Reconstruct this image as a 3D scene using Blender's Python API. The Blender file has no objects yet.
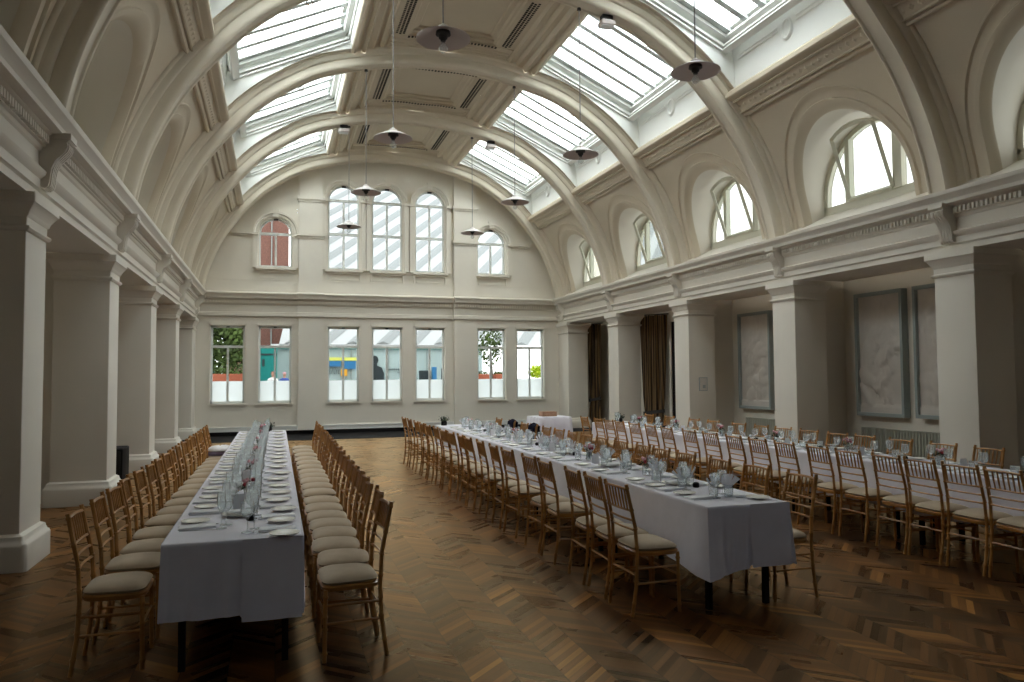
import bpy, math, random
from mathutils import Vector, Matrix
random.seed(7)
PI = math.pi
C = bpy.context.scene.collection
XC = 3.24                       # axis of the hall
PITCH = 3.4706
HALF = 5.26                     # axis to nave face of a column
YW = 22.02                      # end wall
def YC(k): return 7.63 + PITCH * k

# ------------------------------------------------------------------ materials
def new_mat(name):
    m = bpy.data.materials.new(name); m.use_nodes = True
    nt = m.node_tree
    b = nt.nodes['Principled BSDF']
    return m, nt, b
def N(nt, t, **kw):
    n = nt.nodes.new(t)
    for k, v in kw.items(): setattr(n, k, v)
    return n
def mth(nt, op, a, b=None, c=None):
    n = nt.nodes.new('ShaderNodeMath'); n.operation = op
    for i, v in enumerate((a, b, c)):
        if v is None: continue
        if isinstance(v, (int, float)): n.inputs[i].default_value = v
        else: nt.links.new(v, n.inputs[i])
    return n.outputs[0]
def mat(name, col, rough=.6, metal=0, spec=.5, noise=0, nscale=6, bump=0, bscale=40, sheen=0, coat=0):
    m, nt, b = new_mat(name)
    b.inputs['Base Color'].default_value = (*col, 1)
    b.inputs['Roughness'].default_value = rough
    b.inputs['Metallic'].default_value = metal
    b.inputs['Specular IOR Level'].default_value = spec
    b.inputs['Coat Weight'].default_value = coat
    if sheen: b.inputs['Sheen Weight'].default_value = sheen
    if noise or bump:
        g = N(nt, 'ShaderNodeNewGeometry')
    if noise:
        n = N(nt, 'ShaderNodeTexNoise'); n.inputs['Scale'].default_value = nscale
        n.inputs['Detail'].default_value = 4
        nt.links.new(g.outputs['Position'], n.inputs['Vector'])
        r = N(nt, 'ShaderNodeMapRange')
        r.inputs['From Min'].default_value = .3; r.inputs['From Max'].default_value = .7
        r.inputs['To Min'].default_value = 1 - noise; r.inputs['To Max'].default_value = 1 + noise
        nt.links.new(n.outputs['Fac'], r.inputs['Value'])
        x = N(nt, 'ShaderNodeVectorMath', operation='SCALE')
        x.inputs[0].default_value = col
        nt.links.new(r.outputs['Result'], x.inputs['Scale'])
        nt.links.new(x.outputs[0], b.inputs['Base Color'])
    if bump:
        n2 = N(nt, 'ShaderNodeTexNoise'); n2.inputs['Scale'].default_value = bscale
        nt.links.new(g.outputs['Position'], n2.inputs['Vector'])
        bp = N(nt, 'ShaderNodeBump'); bp.inputs['Strength'].default_value = bump
        bp.inputs['Distance'].default_value = .02
        nt.links.new(n2.outputs['Fac'], bp.inputs['Height'])
        nt.links.new(bp.outputs['Normal'], b.inputs['Normal'])
    return m

M = {}
M['wall'] = mat('cream_wall_paint', (.70, .655, .575), .6, noise=.03, nscale=1.2)
M['darkwall'] = mat('bounce_cutting_brown', (.05, .04, .03), .8)  # unseen back wall, coloured dark to cut bounce light
M['end'] = mat('end_wall_paint', (.78, .735, .645), .6, noise=.03, nscale=1.2)
M['vault'] = mat('vault_plaster', (.60, .525, .405), .6, noise=.04, nscale=.9)  # same paint as the ribs, darkened for the shade on the vault
M['rib'] = mat('rib_plaster', (.70, .635, .52), .55, noise=.03, nscale=1.1)
M['white'] = mat('white_paint', (.86, .87, .84), .5)
M['frame'] = mat('window_frame_paint', (.74, .76, .73), .45)
M['sashgreen'] = mat('stone_coloured_sash_paint', (.60, .58, .47), .5)
M['skyframe'] = mat('skylight_bar_paint', (.60, .64, .63), .5)
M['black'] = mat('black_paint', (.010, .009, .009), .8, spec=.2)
M['dark'] = mat('dark_ply', (.02, .018, .016), .8, spec=.2)
M['gold'] = mat('gilded_beech', (.43, .205, .052), .30, noise=.22, nscale=9, spec=.5)
M['cushion'] = mat('beige_suede', (.44, .345, .23), .85, noise=.06, nscale=14, sheen=.2)
M['cloth'] = mat('white_table_linen', (.81, .795, .88), .8, noise=.03, nscale=8, bump=.15, bscale=9, sheen=.45)
M['napkin'] = mat('white_napkin_linen', (.90, .91, .95), .9, noise=.03, nscale=40, sheen=.7)
M['plate'] = mat('cream_china', (.82, .80, .73), .2)
M['steel'] = mat('polished_steel', (.55, .57, .6), .22, metal=1)
M['metalshade'] = mat('grey_enamel_shade', (.62, .55, .53), .5)
M['shadetop'] = mat('white_enamel_shade_top', (.72, .70, .66), .45)
M['darkmetal'] = mat('dark_metal', (.05, .05, .05), .5, metal=.6)
M['relief'] = mat('plaster_relief', (.58, .54, .49), .8, noise=.08, nscale=3)
M['greyframe'] = mat('grey_picture_frame', (.30, .34, .33), .6)
M['radiator'] = mat('grey_green_radiator', (.38, .38, .32), .5)
M['card'] = mat('white_card', (.82, .83, .85), .8)
M['grille'] = mat('pierced_grille_holes', (.02, .018, .015), .9)
M['leaf'] = mat('dark_leaves', (.035, .05, .025), .7, noise=.5, nscale=30)
M['red'] = mat('dark_red_petals', (.30, .015, .03), .7)
M['pinkpetal'] = mat('pale_pink_petals', (.75, .45, .5), .7)
M['box'] = mat('light_brown_wood', (.36, .20, .12), .6, noise=.15, nscale=20)
M['purple'] = mat('purple_grey_cloth', (.17, .13, .19), .9)
M['jacket'] = mat('black_wool', (.008, .008, .02), .95, spec=.1)
M['cable'] = mat('grey_flex', (.25, .24, .23), .6)
M['candle'] = mat('glass_votive_white', (.85, .86, .86), .3)

def glass_mat(name, tint, gloss, rough=.02):
    m = bpy.data.materials.new(name); m.use_nodes = True; nt = m.node_tree; nt.nodes.clear()
    o = N(nt, 'ShaderNodeOutputMaterial'); t = N(nt, 'ShaderNodeBsdfTransparent'); g = N(nt, 'ShaderNodeBsdfGlossy')
    t.inputs[0].default_value = (*tint, 1); g.inputs['Roughness'].default_value = rough
    x = N(nt, 'ShaderNodeMixShader'); l = N(nt, 'ShaderNodeLayerWeight'); l.inputs[0].default_value = gloss
    nt.links.new(l.outputs['Fresnel'], x.inputs[0]); nt.links.new(t.outputs[0], x.inputs[1]); nt.links.new(g.outputs[0], x.inputs[2])
    nt.links.new(x.outputs[0], o.inputs[0]); return m
M['glass'] = glass_mat('window_glass', (.93, .96, .95), .1)
def ware_mat():
    m = bpy.data.materials.new('clear_glassware'); m.use_nodes = True; nt = m.node_tree; nt.nodes.clear()
    o = N(nt, 'ShaderNodeOutputMaterial'); t = N(nt, 'ShaderNodeBsdfTransparent'); g = N(nt, 'ShaderNodeBsdfGlossy'); d = N(nt, 'ShaderNodeBsdfTranslucent')
    t.inputs[0].default_value = (.98, .99, .99, 1); g.inputs['Roughness'].default_value = .08; d.inputs[0].default_value = (.9, .95, .97, 1)
    x = N(nt, 'ShaderNodeMixShader'); x.inputs[0].default_value = .20; nt.links.new(t.outputs[0], x.inputs[1]); nt.links.new(d.outputs[0], x.inputs[2])
    y = N(nt, 'ShaderNodeMixShader'); l = N(nt, 'ShaderNodeLayerWeight'); l.inputs[0].default_value = .11
    nt.links.new(l.outputs['Fresnel'], y.inputs[0]); nt.links.new(x.outputs[0], y.inputs[1]); nt.links.new(g.outputs[0], y.inputs[2]); nt.links.new(y.outputs[0], o.inputs[0]); return m
M['ware'] = ware_mat()
M['sideglass'] = glass_mat('dimmed_clerestory_glass', (.17, .175, .17), .05)  # dark tint added to cut the daylight from the side windows
M['dimroof'] = glass_mat('dimmed_roof_glass', (.24, .27, .30), .05)  # tint added to weaken the cool fill light let in behind the camera
M['endglass'] = glass_mat('end_window_glass', (.22, .23, .23), .08)
M['bulb'] = glass_mat('clear_bulb_glass', (.95, .95, .93), .5, .05)

def skylight_glass():
    # reeded roof glass: streaks of dirt lower what comes through
    m = bpy.data.materials.new('roof_glass'); m.use_nodes = True; nt = m.node_tree; nt.nodes.clear()
    o = N(nt, 'ShaderNodeOutputMaterial'); t = N(nt, 'ShaderNodeBsdfTransparent'); d = N(nt, 'ShaderNodeBsdfTranslucent')
    t.inputs[0].default_value = (.88, .90, .90, 1); d.inputs[0].default_value = (.85, .88, .88, 1)
    g = N(nt, 'ShaderNodeNewGeometry'); mp = N(nt, 'ShaderNodeMapping'); mp.inputs['Rotation'].default_value = (0, 0, .6)
    mp.inputs['Scale'].default_value = (5, 1.1, 1); n = N(nt, 'ShaderNodeTexNoise'); n.inputs['Scale'].default_value = 1.3
    nt.links.new(g.outputs['Position'], mp.inputs[0]); nt.links.new(mp.outputs[0], n.inputs['Vector'])
    r = N(nt, 'ShaderNodeMapRange'); r.inputs['From Min'].default_value = .48; r.inputs['From Max'].default_value = .6
    r.inputs['To Min'].default_value = .1; r.inputs['To Max'].default_value = .75
    nt.links.new(n.outputs['Fac'], r.inputs['Value'])
    x = N(nt, 'ShaderNodeMixShader'); nt.links.new(r.outputs[0], x.inputs[0]); nt.links.new(t.outputs[0], x.inputs[1]); nt.links.new(d.outputs[0], x.inputs[2])
    nt.links.new(x.outputs[0], o.inputs[0]); return m
M['roofglass'] = skylight_glass()
def frosted():
    m = bpy.data.materials.new('frosted_film'); m.use_nodes = True; nt = m.node_tree; nt.nodes.clear()
    o = N(nt, 'ShaderNodeOutputMaterial'); t = N(nt, 'ShaderNodeBsdfTranslucent'); d = N(nt, 'ShaderNodeBsdfDiffuse')
    t.inputs[0].default_value = (.93, .97, .97, 1); d.inputs[0].default_value = (.8, .82, .82, 1)
    x = N(nt, 'ShaderNodeMixShader'); x.inputs[0].default_value = .25
    nt.links.new(t.outputs[0], x.inputs[1]); nt.links.new(d.outputs[0], x.inputs[2]); nt.links.new(x.outputs[0], o.inputs[0]); return m
M['frost'] = frosted()

def floor_mat():
    m, nt, b = new_mat('chevron_parquet')
    g = N(nt, 'ShaderNodeNewGeometry'); s = N(nt, 'ShaderNodeSeparateXYZ'); nt.links.new(g.outputs['Position'], s.inputs[0])
    X, Y = s.outputs[0], s.outputs[1]
    W = .245
    u = mth(nt, 'DIVIDE', mth(nt, 'ADD', X, 4.0 * W - 1.0 + 20 * W), W)
    band = mth(nt, 'FLOOR', u); fr = mth(nt, 'FRACT', u)
    par = mth(nt, 'SUBTRACT', mth(nt, 'MULTIPLY', mth(nt, 'FLOORED_MODULO', band, 2), 2), 1)      # -1 / +1
    yy = mth(nt, 'ADD', Y, mth(nt, 'MULTIPLY', mth(nt, 'MULTIPLY', par, fr), W * .95))
    v = mth(nt, 'DIVIDE', mth(nt, 'ADD', yy, 40), .062)
    pl = mth(nt, 'FLOOR', v); pf = mth(nt, 'FRACT', v)
    def wn(a, bb):
        c = N(nt, 'ShaderNodeCombineXYZ'); nt.links.new(a, c.inputs[0]); nt.links.new(bb, c.inputs[1])
        w = N(nt, 'ShaderNodeTexWhiteNoise', noise_dimensions='2D'); nt.links.new(c.outputs[0], w.inputs['Vector']); return w.outputs['Value']
    r1 = wn(band, pl); r2 = wn(band, mth(nt, 'FLOOR', mth(nt, 'DIVIDE', mth(nt, 'ADD', pl, mth(nt, 'MULTIPLY', wn(band, mth(nt, 'FLOOR', mth(nt, 'DIVIDE', pl, 9))), 4)), 4)))
    gr = N(nt, 'ShaderNodeTexNoise'); gr.inputs['Scale'].default_value = 1; gr.inputs['Detail'].default_value = 5
    cv = N(nt, 'ShaderNodeCombineXYZ'); nt.links.new(mth(nt, 'MULTIPLY', fr, 1.3), cv.inputs[0]); nt.links.new(mth(nt, 'MULTIPLY', v, 2.2), cv.inputs[1]); nt.links.new(mth(nt, 'MULTIPLY', band, 7.3), cv.inputs[2])
    nt.links.new(cv.outputs[0], gr.inputs['Vector'])
    f = mth(nt, 'ADD', mth(nt, 'ADD', mth(nt, 'MULTIPLY', r1, .38), mth(nt, 'MULTIPLY', r2, .47)), mth(nt, 'MULTIPLY', gr.outputs['Fac'], .2))
    cr = N(nt, 'ShaderNodeValToRGB'); nt.links.new(f, cr.inputs[0])
    e = cr.color_ramp.elements
    e[0].position = .16; e[0].color = (.010, .006, .005, 1)
    e[1].position = .95; e[1].color = (.36, .15, .028, 1)
    for p, c in ((.32, (.026, .011, .005, 1)), (.5, (.066, .024, .007, 1)), (.68, (.120, .043, .010, 1)), (.82, (.20, .078, .016, 1))):
        q = e.new(p); q.color = c
    ed = mth(nt, 'MINIMUM', mth(nt, 'MINIMUM', pf, mth(nt, 'SUBTRACT', 1, pf)), 1)
    seam = mth(nt, 'LESS_THAN', ed, .035)
    eb = mth(nt, 'MINIMUM', fr, mth(nt, 'SUBTRACT', 1, fr)); seam2 = mth(nt, 'LESS_THAN', eb, .012)
    sm = mth(nt, 'MAXIMUM', mth(nt, 'MULTIPLY', seam, .6), seam2)
    mx = N(nt, 'ShaderNodeMix', data_type='RGBA'); nt.links.new(sm, mx.inputs['Factor']); nt.links.new(cr.outputs[0], mx.inputs['A']); mx.inputs['B'].default_value = (.012, .007, .005, 1)
    n = N(nt, 'ShaderNodeTexNoise'); n.inputs['Scale'].default_value = 2.2; nt.links.new(g.outputs['Position'], n.inputs['Vector'])
    rr = N(nt, 'ShaderNodeMapRange'); rr.inputs['To Min'].default_value = .20; rr.inputs['To Max'].default_value = .32
    nt.links.new(n.outputs['Fac'], rr.inputs['Value']); pass
    bp = N(nt, 'ShaderNodeBump'); bp.inputs['Strength'].default_value = .25; bp.inputs['Distance'].default_value = .004
    hh = mth(nt, 'ADD', mth(nt, 'MULTIPLY', r1, .5), mth(nt, 'MULTIPLY', sm, -1)); nt.links.new(hh, bp.inputs['Height'])
    # varnished wood: amber-tinted reflection over the timber colour
    d = N(nt, 'ShaderNodeBsdfDiffuse'); gl = N(nt, 'ShaderNodeBsdfGlossy'); gl.inputs['Color'].default_value = (1, .74, .46, 1)
    nt.links.new(mx.outputs['Result'], d.inputs['Color']); nt.links.new(bp.outputs['Normal'], d.inputs['Normal']); nt.links.new(bp.outputs['Normal'], gl.inputs['Normal'])
    ra = mth(nt, 'ADD', rr.outputs[0], mth(nt, 'MULTIPLY', r1, .08)); nt.links.new(ra, gl.inputs['Roughness'])
    fz = N(nt, 'ShaderNodeFresnel'); fz.inputs['IOR'].default_value = 1.31
    x = N(nt, 'ShaderNodeMixShader'); nt.links.new(fz.outputs[0], x.inputs[0]); nt.links.new(d.outputs[0], x.inputs[1]); nt.links.new(gl.outputs[0], x.inputs[2])
    nt.links.new(x.outputs[0], nt.nodes['Material Output'].inputs[0]); nt.nodes.remove(b)
    return m
M['floor'] = floor_mat()

def stripe_mat(name, c1, c2, direction, scale, rough=.8, transl=0, lo=.45, hi=.55):
    m, nt, b = new_mat(name)
    tc = N(nt, 'ShaderNodeTexCoord'); mp = N(nt, 'ShaderNodeMapping'); mp.inputs['Rotation'].default_value = direction
    nt.links.new(tc.outputs['Object'], mp.inputs[0])
    w = N(nt, 'ShaderNodeTexWave'); w.inputs['Scale'].default_value = scale; w.inputs['Distortion'].default_value = .4
    nt.links.new(mp.outputs[0], w.inputs['Vector'])
    cr = N(nt, 'ShaderNodeValToRGB'); cr.color_ramp.elements[0].position = lo; cr.color_ramp.elements[1].position = hi
    cr.color_ramp.elements[0].color = (*c1, 1); cr.color_ramp.elements[1].color = (*c2, 1)
    nt.links.new(w.outputs['Fac'], cr.inputs[0]); nt.links.new(cr.outputs[0], b.inputs['Base Color'])
    b.inputs['Roughness'].default_value = rough
    return m
M['curtain'] = stripe_mat('brown_striped_curtain', (.05, .03, .016), (.24, .15, .065), (0, 0, .9), 6.5, .85, lo=.3, hi=.8)

# ------------------------------------------------------------------ mesh builder
class MB:
    def __init__(s): s.v = []; s.f = []
    def quad(s, a, b, c, d):
        n = len(s.v); s.v += [a, b, c, d]; s.f.append((n, n+1, n+2, n+3)); return s
    def box(s, x0, x1, y0, y1, z0, z1):
        n = len(s.v)
        s.v += [(x, y, z) for z in (z0, z1) for y in (y0, y1) for x in (x0, x1)]
        for f in ((0,2,3,1),(4,5,7,6),(0,1,5,4),(1,3,7,5),(3,2,6,7),(2,0,4,6)): s.f.append(tuple(n+i for i in f))
        return s
    def rbox(s, x0, x1, y0, y1, z0, z1, b=.01):
        return s.loft(x0, x1, y0, y1, [(z0, -b, b), (z0+b, 0, b), (z1-b, 0, b), (z1, -b, b)], seg=2)
    def loft(s, x0, x1, y0, y1, levels, seg=3, cap=True):
        """stack of rounded rectangles: levels are (z, expand, corner radius)"""
        rings = []
        for z, e, r in levels:
            a0, a1, b0, b1 = x0-e, x1+e, y0-e, y1+e; r = max(1e-4, min(r, (a1-a0)/2-1e-4, (b1-b0)/2-1e-4)); ring = []
            for cx, cy, t0 in ((a1-r, b0+r, -PI/2), (a1-r, b1-r, 0), (a0+r, b1-r, PI/2), (a0+r, b0+r, PI)):
                for i in range(seg+1):
                    t = t0 + PI/2*i/seg; ring.append((cx+r*math.cos(t), cy+r*math.sin(t), z))
            rings.append(ring)
        return s.rings(rings, cap)
    def rings(s, rings, cap=True, closed=True, loop=False):
        n = len(s.v); k = len(rings[0])
        for r in rings: s.v += r
        R = len(rings)
        for i in range(R if loop else R-1):
            i2 = (i+1) % R
            for j in range(k if closed else k-1):
                j2 = (j+1) % k; s.f.append((n+i*k+j, n+i*k+j2, n+i2*k+j2, n+i2*k+j))
        if cap and closed and not loop:
            s.f.append(tuple(n+j for j in reversed(range(k)))); s.f.append(tuple(n+(R-1)*k+j for j in range(k)))
        return s
    def sweep_y(s, prof, y0, y1, closed=False, cap=False):
        return s.rings([[(x, y0, z) for x, z in prof], [(x, y1, z) for x, z in prof]], cap=cap, closed=closed)
    def sweep_x(s, prof, x0, x1, closed=False, cap=False):
        return s.rings([[(x0, y, z) for y, z in prof], [(x1, y, z) for y, z in prof]], cap=cap, closed=closed)
    def tube(s, pts, rad, n=8, cap=True):
        rings = []
        P = [Vector(p) for p in pts]
        if not isinstance(rad, (list, tuple)): rad = [rad]*len(P)
        up = Vector((0, 0, 1)) if abs((P[-1]-P[0]).normalized().z) < .9 else Vector((1, 0, 0))
        for i, p in enumerate(P):
            d = (P[min(i+1, len(P)-1)] - P[max(i-1, 0)]).normalized()
            a = d.cross(up).normalized(); b = d.cross(a)
            rings.append([tuple(p + rad[i]*(a*math.cos(2*PI*j/n) + b*math.sin(2*PI*j/n))) for j in range(n)])
        return s.rings(rings, cap)
    def lathe(s, prof, cx=0, cy=0, n=16, cap=False):
        return s.rings([[(cx+max(r, 1e-4)*math.cos(2*PI*j/n), cy+max(r, 1e-4)*math.sin(2*PI*j/n), z) for j in range(n)] for r, z in prof], cap)
    def ball(s, c, r, n=10, sz=1):
        return s.lathe([(r*math.sin(PI*i/6), c[2]-r*sz*math.cos(PI*i/6)) for i in range(7)], c[0], c[1], n)
    def leaf(s, c, r):
        d = Vector((random.gauss(0, 1), random.gauss(0, 1), random.gauss(0, 1))).normalized(); a = d.orthogonal().normalized(); b = d.cross(a); c = Vector(c)
        return s.quad(*[tuple(c+v) for v in (a*r, b*r*.6, -a*r, -b*r*.6)])
    def build(s, name, m, parent=None, smooth=True, angle=35, loc=None):
        me = bpy.data.meshes.new(name); me.from_pydata(s.v, [], s.f); me.validate()
        me.materials.append(M[m] if isinstance(m, str) else m)
        if smooth:
            me.polygons.foreach_set('use_smooth', [True]*len(me.polygons))
            try: me.set_sharp_from_angle(angle=math.radians(angle))
            except Exception: pass
        o = bpy.data.objects.new(name, me); C.objects.link(o)
        if parent: o.parent = parent
        if loc: o.location = loc
        return o
def tag(o, label=None, cat=None, group=None, kind=None):
    if label: o['label'] = label
    if cat: o['category'] = cat
    if group: o['group'] = group
    if kind: o['kind'] = kind
    return o
def empty(name, loc=(0, 0, 0), rz=0):
    o = bpy.data.objects.new(name, None); C.objects.link(o); o.location = loc; o.rotation_euler = (0, 0, rz); o.empty_display_size = .1
    return o
def struct(o, label=None): o['kind'] = 'structure'; 
def st(o, label, cat=None):
    o['kind'] = 'structure'; o['label'] = label
    if cat: o['category'] = cat
    return o
def copy_tree(o, loc, rz, parts=None):
    r = o.copy(); C.objects.link(r); r.location = loc; r.rotation_euler = (0, 0, rz)
    for ch in list(o.children):
        c = ch.copy(); C.objects.link(c); c.parent = r
        for g in list(ch.children):
            d = g.copy(); C.objects.link(d); d.parent = c
    return r
ORD = ['first','second','third','fourth','fifth','sixth','seventh','eighth','ninth','tenth','eleventh','twelfth','thirteenth','fourteenth','fifteenth','sixteenth','seventeenth','eighteenth','nineteenth','twentieth']

# ------------------------------------------------------------------ arch curve
CP = [(-1.68, 7.56), (0, 7.77), (1.0, 7.70), (1.68, 7.56), (2.35, 7.37), (2.87, 7.09), (3.42, 6.70), (3.87, 6.25), (4.40, 5.58), (4.72, 4.98), (4.93, 4.42), (5.03, 3.95), (5.035, 3.86), (5.04, 3.5)]
def catmull():
    pts = []
    for i in range(1, len(CP)-2):
        p0, p1, p2, p3 = CP[i-1], CP[i], CP[i+1], CP[i+2]
        for j in range(10):
            t = j/10
            pts.append(tuple(.5*((2*p1[c]) + (-p0[c]+p2[c])*t + (2*p0[c]-5*p1[c]+4*p2[c]-p3[c])*t*t + (-p0[c]+3*p1[c]-3*p2[c]+p3[c])*t**3) for c in (0, 1)))
    pts.append(CP[-2])
    for _ in range(12):      # ease the joints
        pts = [pts[0]] + [tuple((pts[i-1][c] + 2*pts[i][c] + pts[i+1][c])/4 for c in (0, 1)) for i in range(1, len(pts)-1)] + [pts[-1]]
    return pts
SOF = catmull()
def normals(P):
    out = []
    for i in range(len(P)):
        a, b = P[max(i-1, 0)], P[min(i+1, len(P)-1)]
        dx, dz = b[0]-a[0], b[1]-a[1]; L = math.hypot(dx, dz); out.append((-dz/L, dx/L))
    out[0] = (0, 1)
    return out
NRM = normals(SOF)
def curve(off): return [(p[0]+n[0]*off, p[1]+n[1]*off) for p, n in zip(SOF, NRM)]
VAULT = curve(.30)
def vault_off(z):
    P = VAULT
    if z <= P[-1][1]: return P[-1][0]
    for i in range(len(P)-1, 0, -1):
        if P[i][1] <= z <= P[i-1][1]:
            t = (z-P[i][1])/(P[i-1][1]-P[i][1]); return P[i][0]+t*(P[i-1][0]-P[i][0])
    return P[0][0]
def sub_curve(P, x0, x1):
    def at(x):
        for i in range(len(P)-1):
            if P[i][0] <= x <= P[i+1][0]:
                t = (x-P[i][0])/(P[i+1][0]-P[i][0]); return (x, P[i][1]+t*(P[i+1][1]-P[i][1]))
        return P[-1]
    return [at(x0)] + [p for p in P if x0+.02 < p[0] < x1-.02] + [at(x1)]
def sx(side, off): return XC + side*off

# ------------------------------------------------------------------ ribs
RP = [(-.27, .34), (-.27, .285), (-.255, .26), (-.235, .25), (-.225, .225), (-.215, .18), (-.20, .165), (-.175, .16), (-.17, .13), (-.172, .07), (-.165, .04), (-.15, .012), (-.13, 0), (-.112, .008), (-.10, .028), (-.085, .034),
      (.085, .034), (.10, .028), (.112, .008), (.13, 0), (.15, .012), (.165, .04), (.172, .07), (.17, .13), (.175, .16), (.20, .165), (.215, .18), (.225, .225), (.235, .25), (.255, .26), (.27, .285), (.27, .34)]
def rib(k, label):
    path = [(-p[0], p[1], -n[0], n[1]) for p, n in reversed(list(zip(SOF, NRM)))][:-1] + [(p[0], p[1], n[0], n[1]) for p, n in zip(SOF, NRM)]
    rings = [[(XC+x+nx*d, YC(k)+dy, z+nz*d) for dy, d in RP] for x, z, nx, nz in path]
    return st(MB().rings(rings, cap=False, closed=False).build('trim_%d' % (k+4), 'rib'), label)
names_rib = {-3: 'moulded arch rib behind the camera', -2: 'moulded arch rib over the camera', -1: 'moulded arch rib nearest the camera', 0: 'moulded arch rib crossing the top corners of the view', 1: 'moulded arch rib over the second column of each side', 2: 'moulded arch rib over the third columns', 3: 'moulded arch rib over the fourth columns', 4: 'moulded arch rib standing against the end wall'}
for k in range(-3, 5): rib(k, names_rib[k])

# ------------------------------------------------------------------ vault bays
Z_P0, Z_P1 = 6.02, 6.41        # purlin, bottom and top
OFF_P0 = vault_off(Z_P0); OFF_P1 = 4.13
OFF_U = 1.88
G_LO, G_HI = (4.05, 7.28), (2.02, 8.22)      # glazing lower / upper edge (offset, z)
def lunette(k, side, window):
    y0, y1 = YC(k)+.26, YC(k+1)-.26; yc = (y0+y1)/2; hw = (y1-y0)/2; zs = 4.50; zb = 3.90; NA = 40; NJ = 4
    def arch(r, j):
        if j < NJ: return (-r, zb + (zs-zb)*j/NJ)
        if j > NJ+NA: return (r, zs + (zb-zs)*(j-NJ-NA)/NJ)
        t = PI - PI*(j-NJ)/NA; return (r*math.cos(t), zs + r*math.sin(t)*1.0)
    def outer(j):
        if j < NJ: return (-hw, zb + (zs-zb)*j/NJ)
        if j > NJ+NA: return (hw, zs + (zb-zs)*(j-NJ-NA)/NJ)
        t = PI - PI*(j-NJ)/NA; c, s_ = math.cos(t), math.sin(t); H = Z_P0-zs
        tc = math.atan2(H, hw)
        if abs(t-tc) <= PI/NA/2: return (hw, Z_P0)
        if abs(PI-t-tc) <= PI/NA/2: return (-hw, Z_P0)
        f = min(hw/max(abs(c), 1e-6), H/max(s_, 1e-6)); return (f*c, zs+f*s_)
    J = range(2*NJ+NA+1); rings = []
    def ring(pts, dx=0, dn=0): rings.append([(sx(side, vault_off(z)+dx), yc+y, z) for y, z in pts])
    o = [outer(j) for j in J]; a1 = [arch(1.40, j) for j in J]
    for i in range(5):
        t = i/5; ring([(p[0]*(1-t)+q[0]*t, p[1]*(1-t)+q[1]*t) for p, q in zip(o, a1)])
    ring(a1); ring([arch(1.385, j) for j in J], -.02); ring([arch(1.365, j) for j in J], -.02); ring([arch(1.35, j) for j in J], .01)
    ring([arch(1.29, j) for j in J], .015); ring([arch(1.24, j) for j in J], .0); ring([arch(1.22, j) for j in J], -.03); ring([arch(1.16, j) for j in J], -.035); ring([arch(1.10, j) for j in J], .03); ring([arch(1.085, j) for j in J], .08)
    n_v = len(rings)
    m = MB(); m.rings(rings, cap=False, closed=False)
    m.build('ceiling', 'vault'); ob = C.objects[-1]
    st(ob, '%s lower vault panel with an arched recess, bay %s from the end wall' % ('right-hand' if side > 0 else 'left-hand', ORD[3-k] if k <= 3 else ''))
    # reveal tunnel
    inner = rings[-1]; XE = 5.74
    back = [(sx(side, XE), yc+arch(1.08, j)[0], arch(1.08, j)[1]) for j in J]
    mid = [tuple(a[c]*.5+b[c]*.5 for c in (0, 1, 2)) for a, b in zip(inner, back)]
    m = MB(); m.rings([inner, mid, back], cap=False, closed=False)
    m.quad((sx(side, 5.03), yc-1.5, 3.93), (sx(side, 5.03), yc+1.5, 3.93), (sx(side, XE), yc+1.5, 4.30), (sx(side, XE), yc-1.5, 4.30))
    st(m.build('ceiling', 'wall'), '%s arched window reveal with sloping sill, bay %s from the end wall' % ('right-hand' if side > 0 else 'left-hand', ORD[3-k] if k <= 3 else ''))
    # window
    w = empty('window_%d' % (20+k+(10 if side > 0 else 0)), (sx(side, 5.66), yc, 4.30)); 
    st(w, ('arched three-light clerestory window with tilted sash above the right colonnade, %s from the end wall' if side > 0 else 'blind arched window above the left colonnade, %s from the end wall') % ORD[3-k])
    R0, R1 = 1.085, 1.0; z0 = 4.30
    def ap(r, j, n=28):
        t = PI - PI*j/n; return (r*math.cos(t), zs-z0 + r*math.sin(t))
    path_o = [(-R0, 0)] + [ap(R0, j) for j in range(29)] + [(R0, 0)]
    path_i = [(-R1, .07)] + [ap(R1, j) for j in range(29)] + [(R1, .07)]
    m = MB(); s_ = side
    d0, d1 = -.03, .06
    m.rings([[(s_*d1, y, z) for y, z in path_o], [(s_*d0, y, z) for y, z in path_o], [(s_*(d0-.0), y, z) for y, z in path_i], [(s_*d1, y, z) for y, z in path_i]], cap=False, closed=False)
    m.box(min(s_*d0, s_*d1), max(s_*d0, s_*d1), -R0, R0, -.08, .075)
    f = m.build('frame', 'sashgreen', w)
    for yy in (-.51, .51):
        zt = zs-z0 + math.sqrt(R1*R1-yy*yy)
        wm = .085 if yy < 0 else .05; MB().box(-.055 if s_ > 0 else -.05, .05 if s_ > 0 else .055, yy-wm, yy+wm, .06, zt+.02).build('mullion', 'sashgreen', w)
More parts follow.
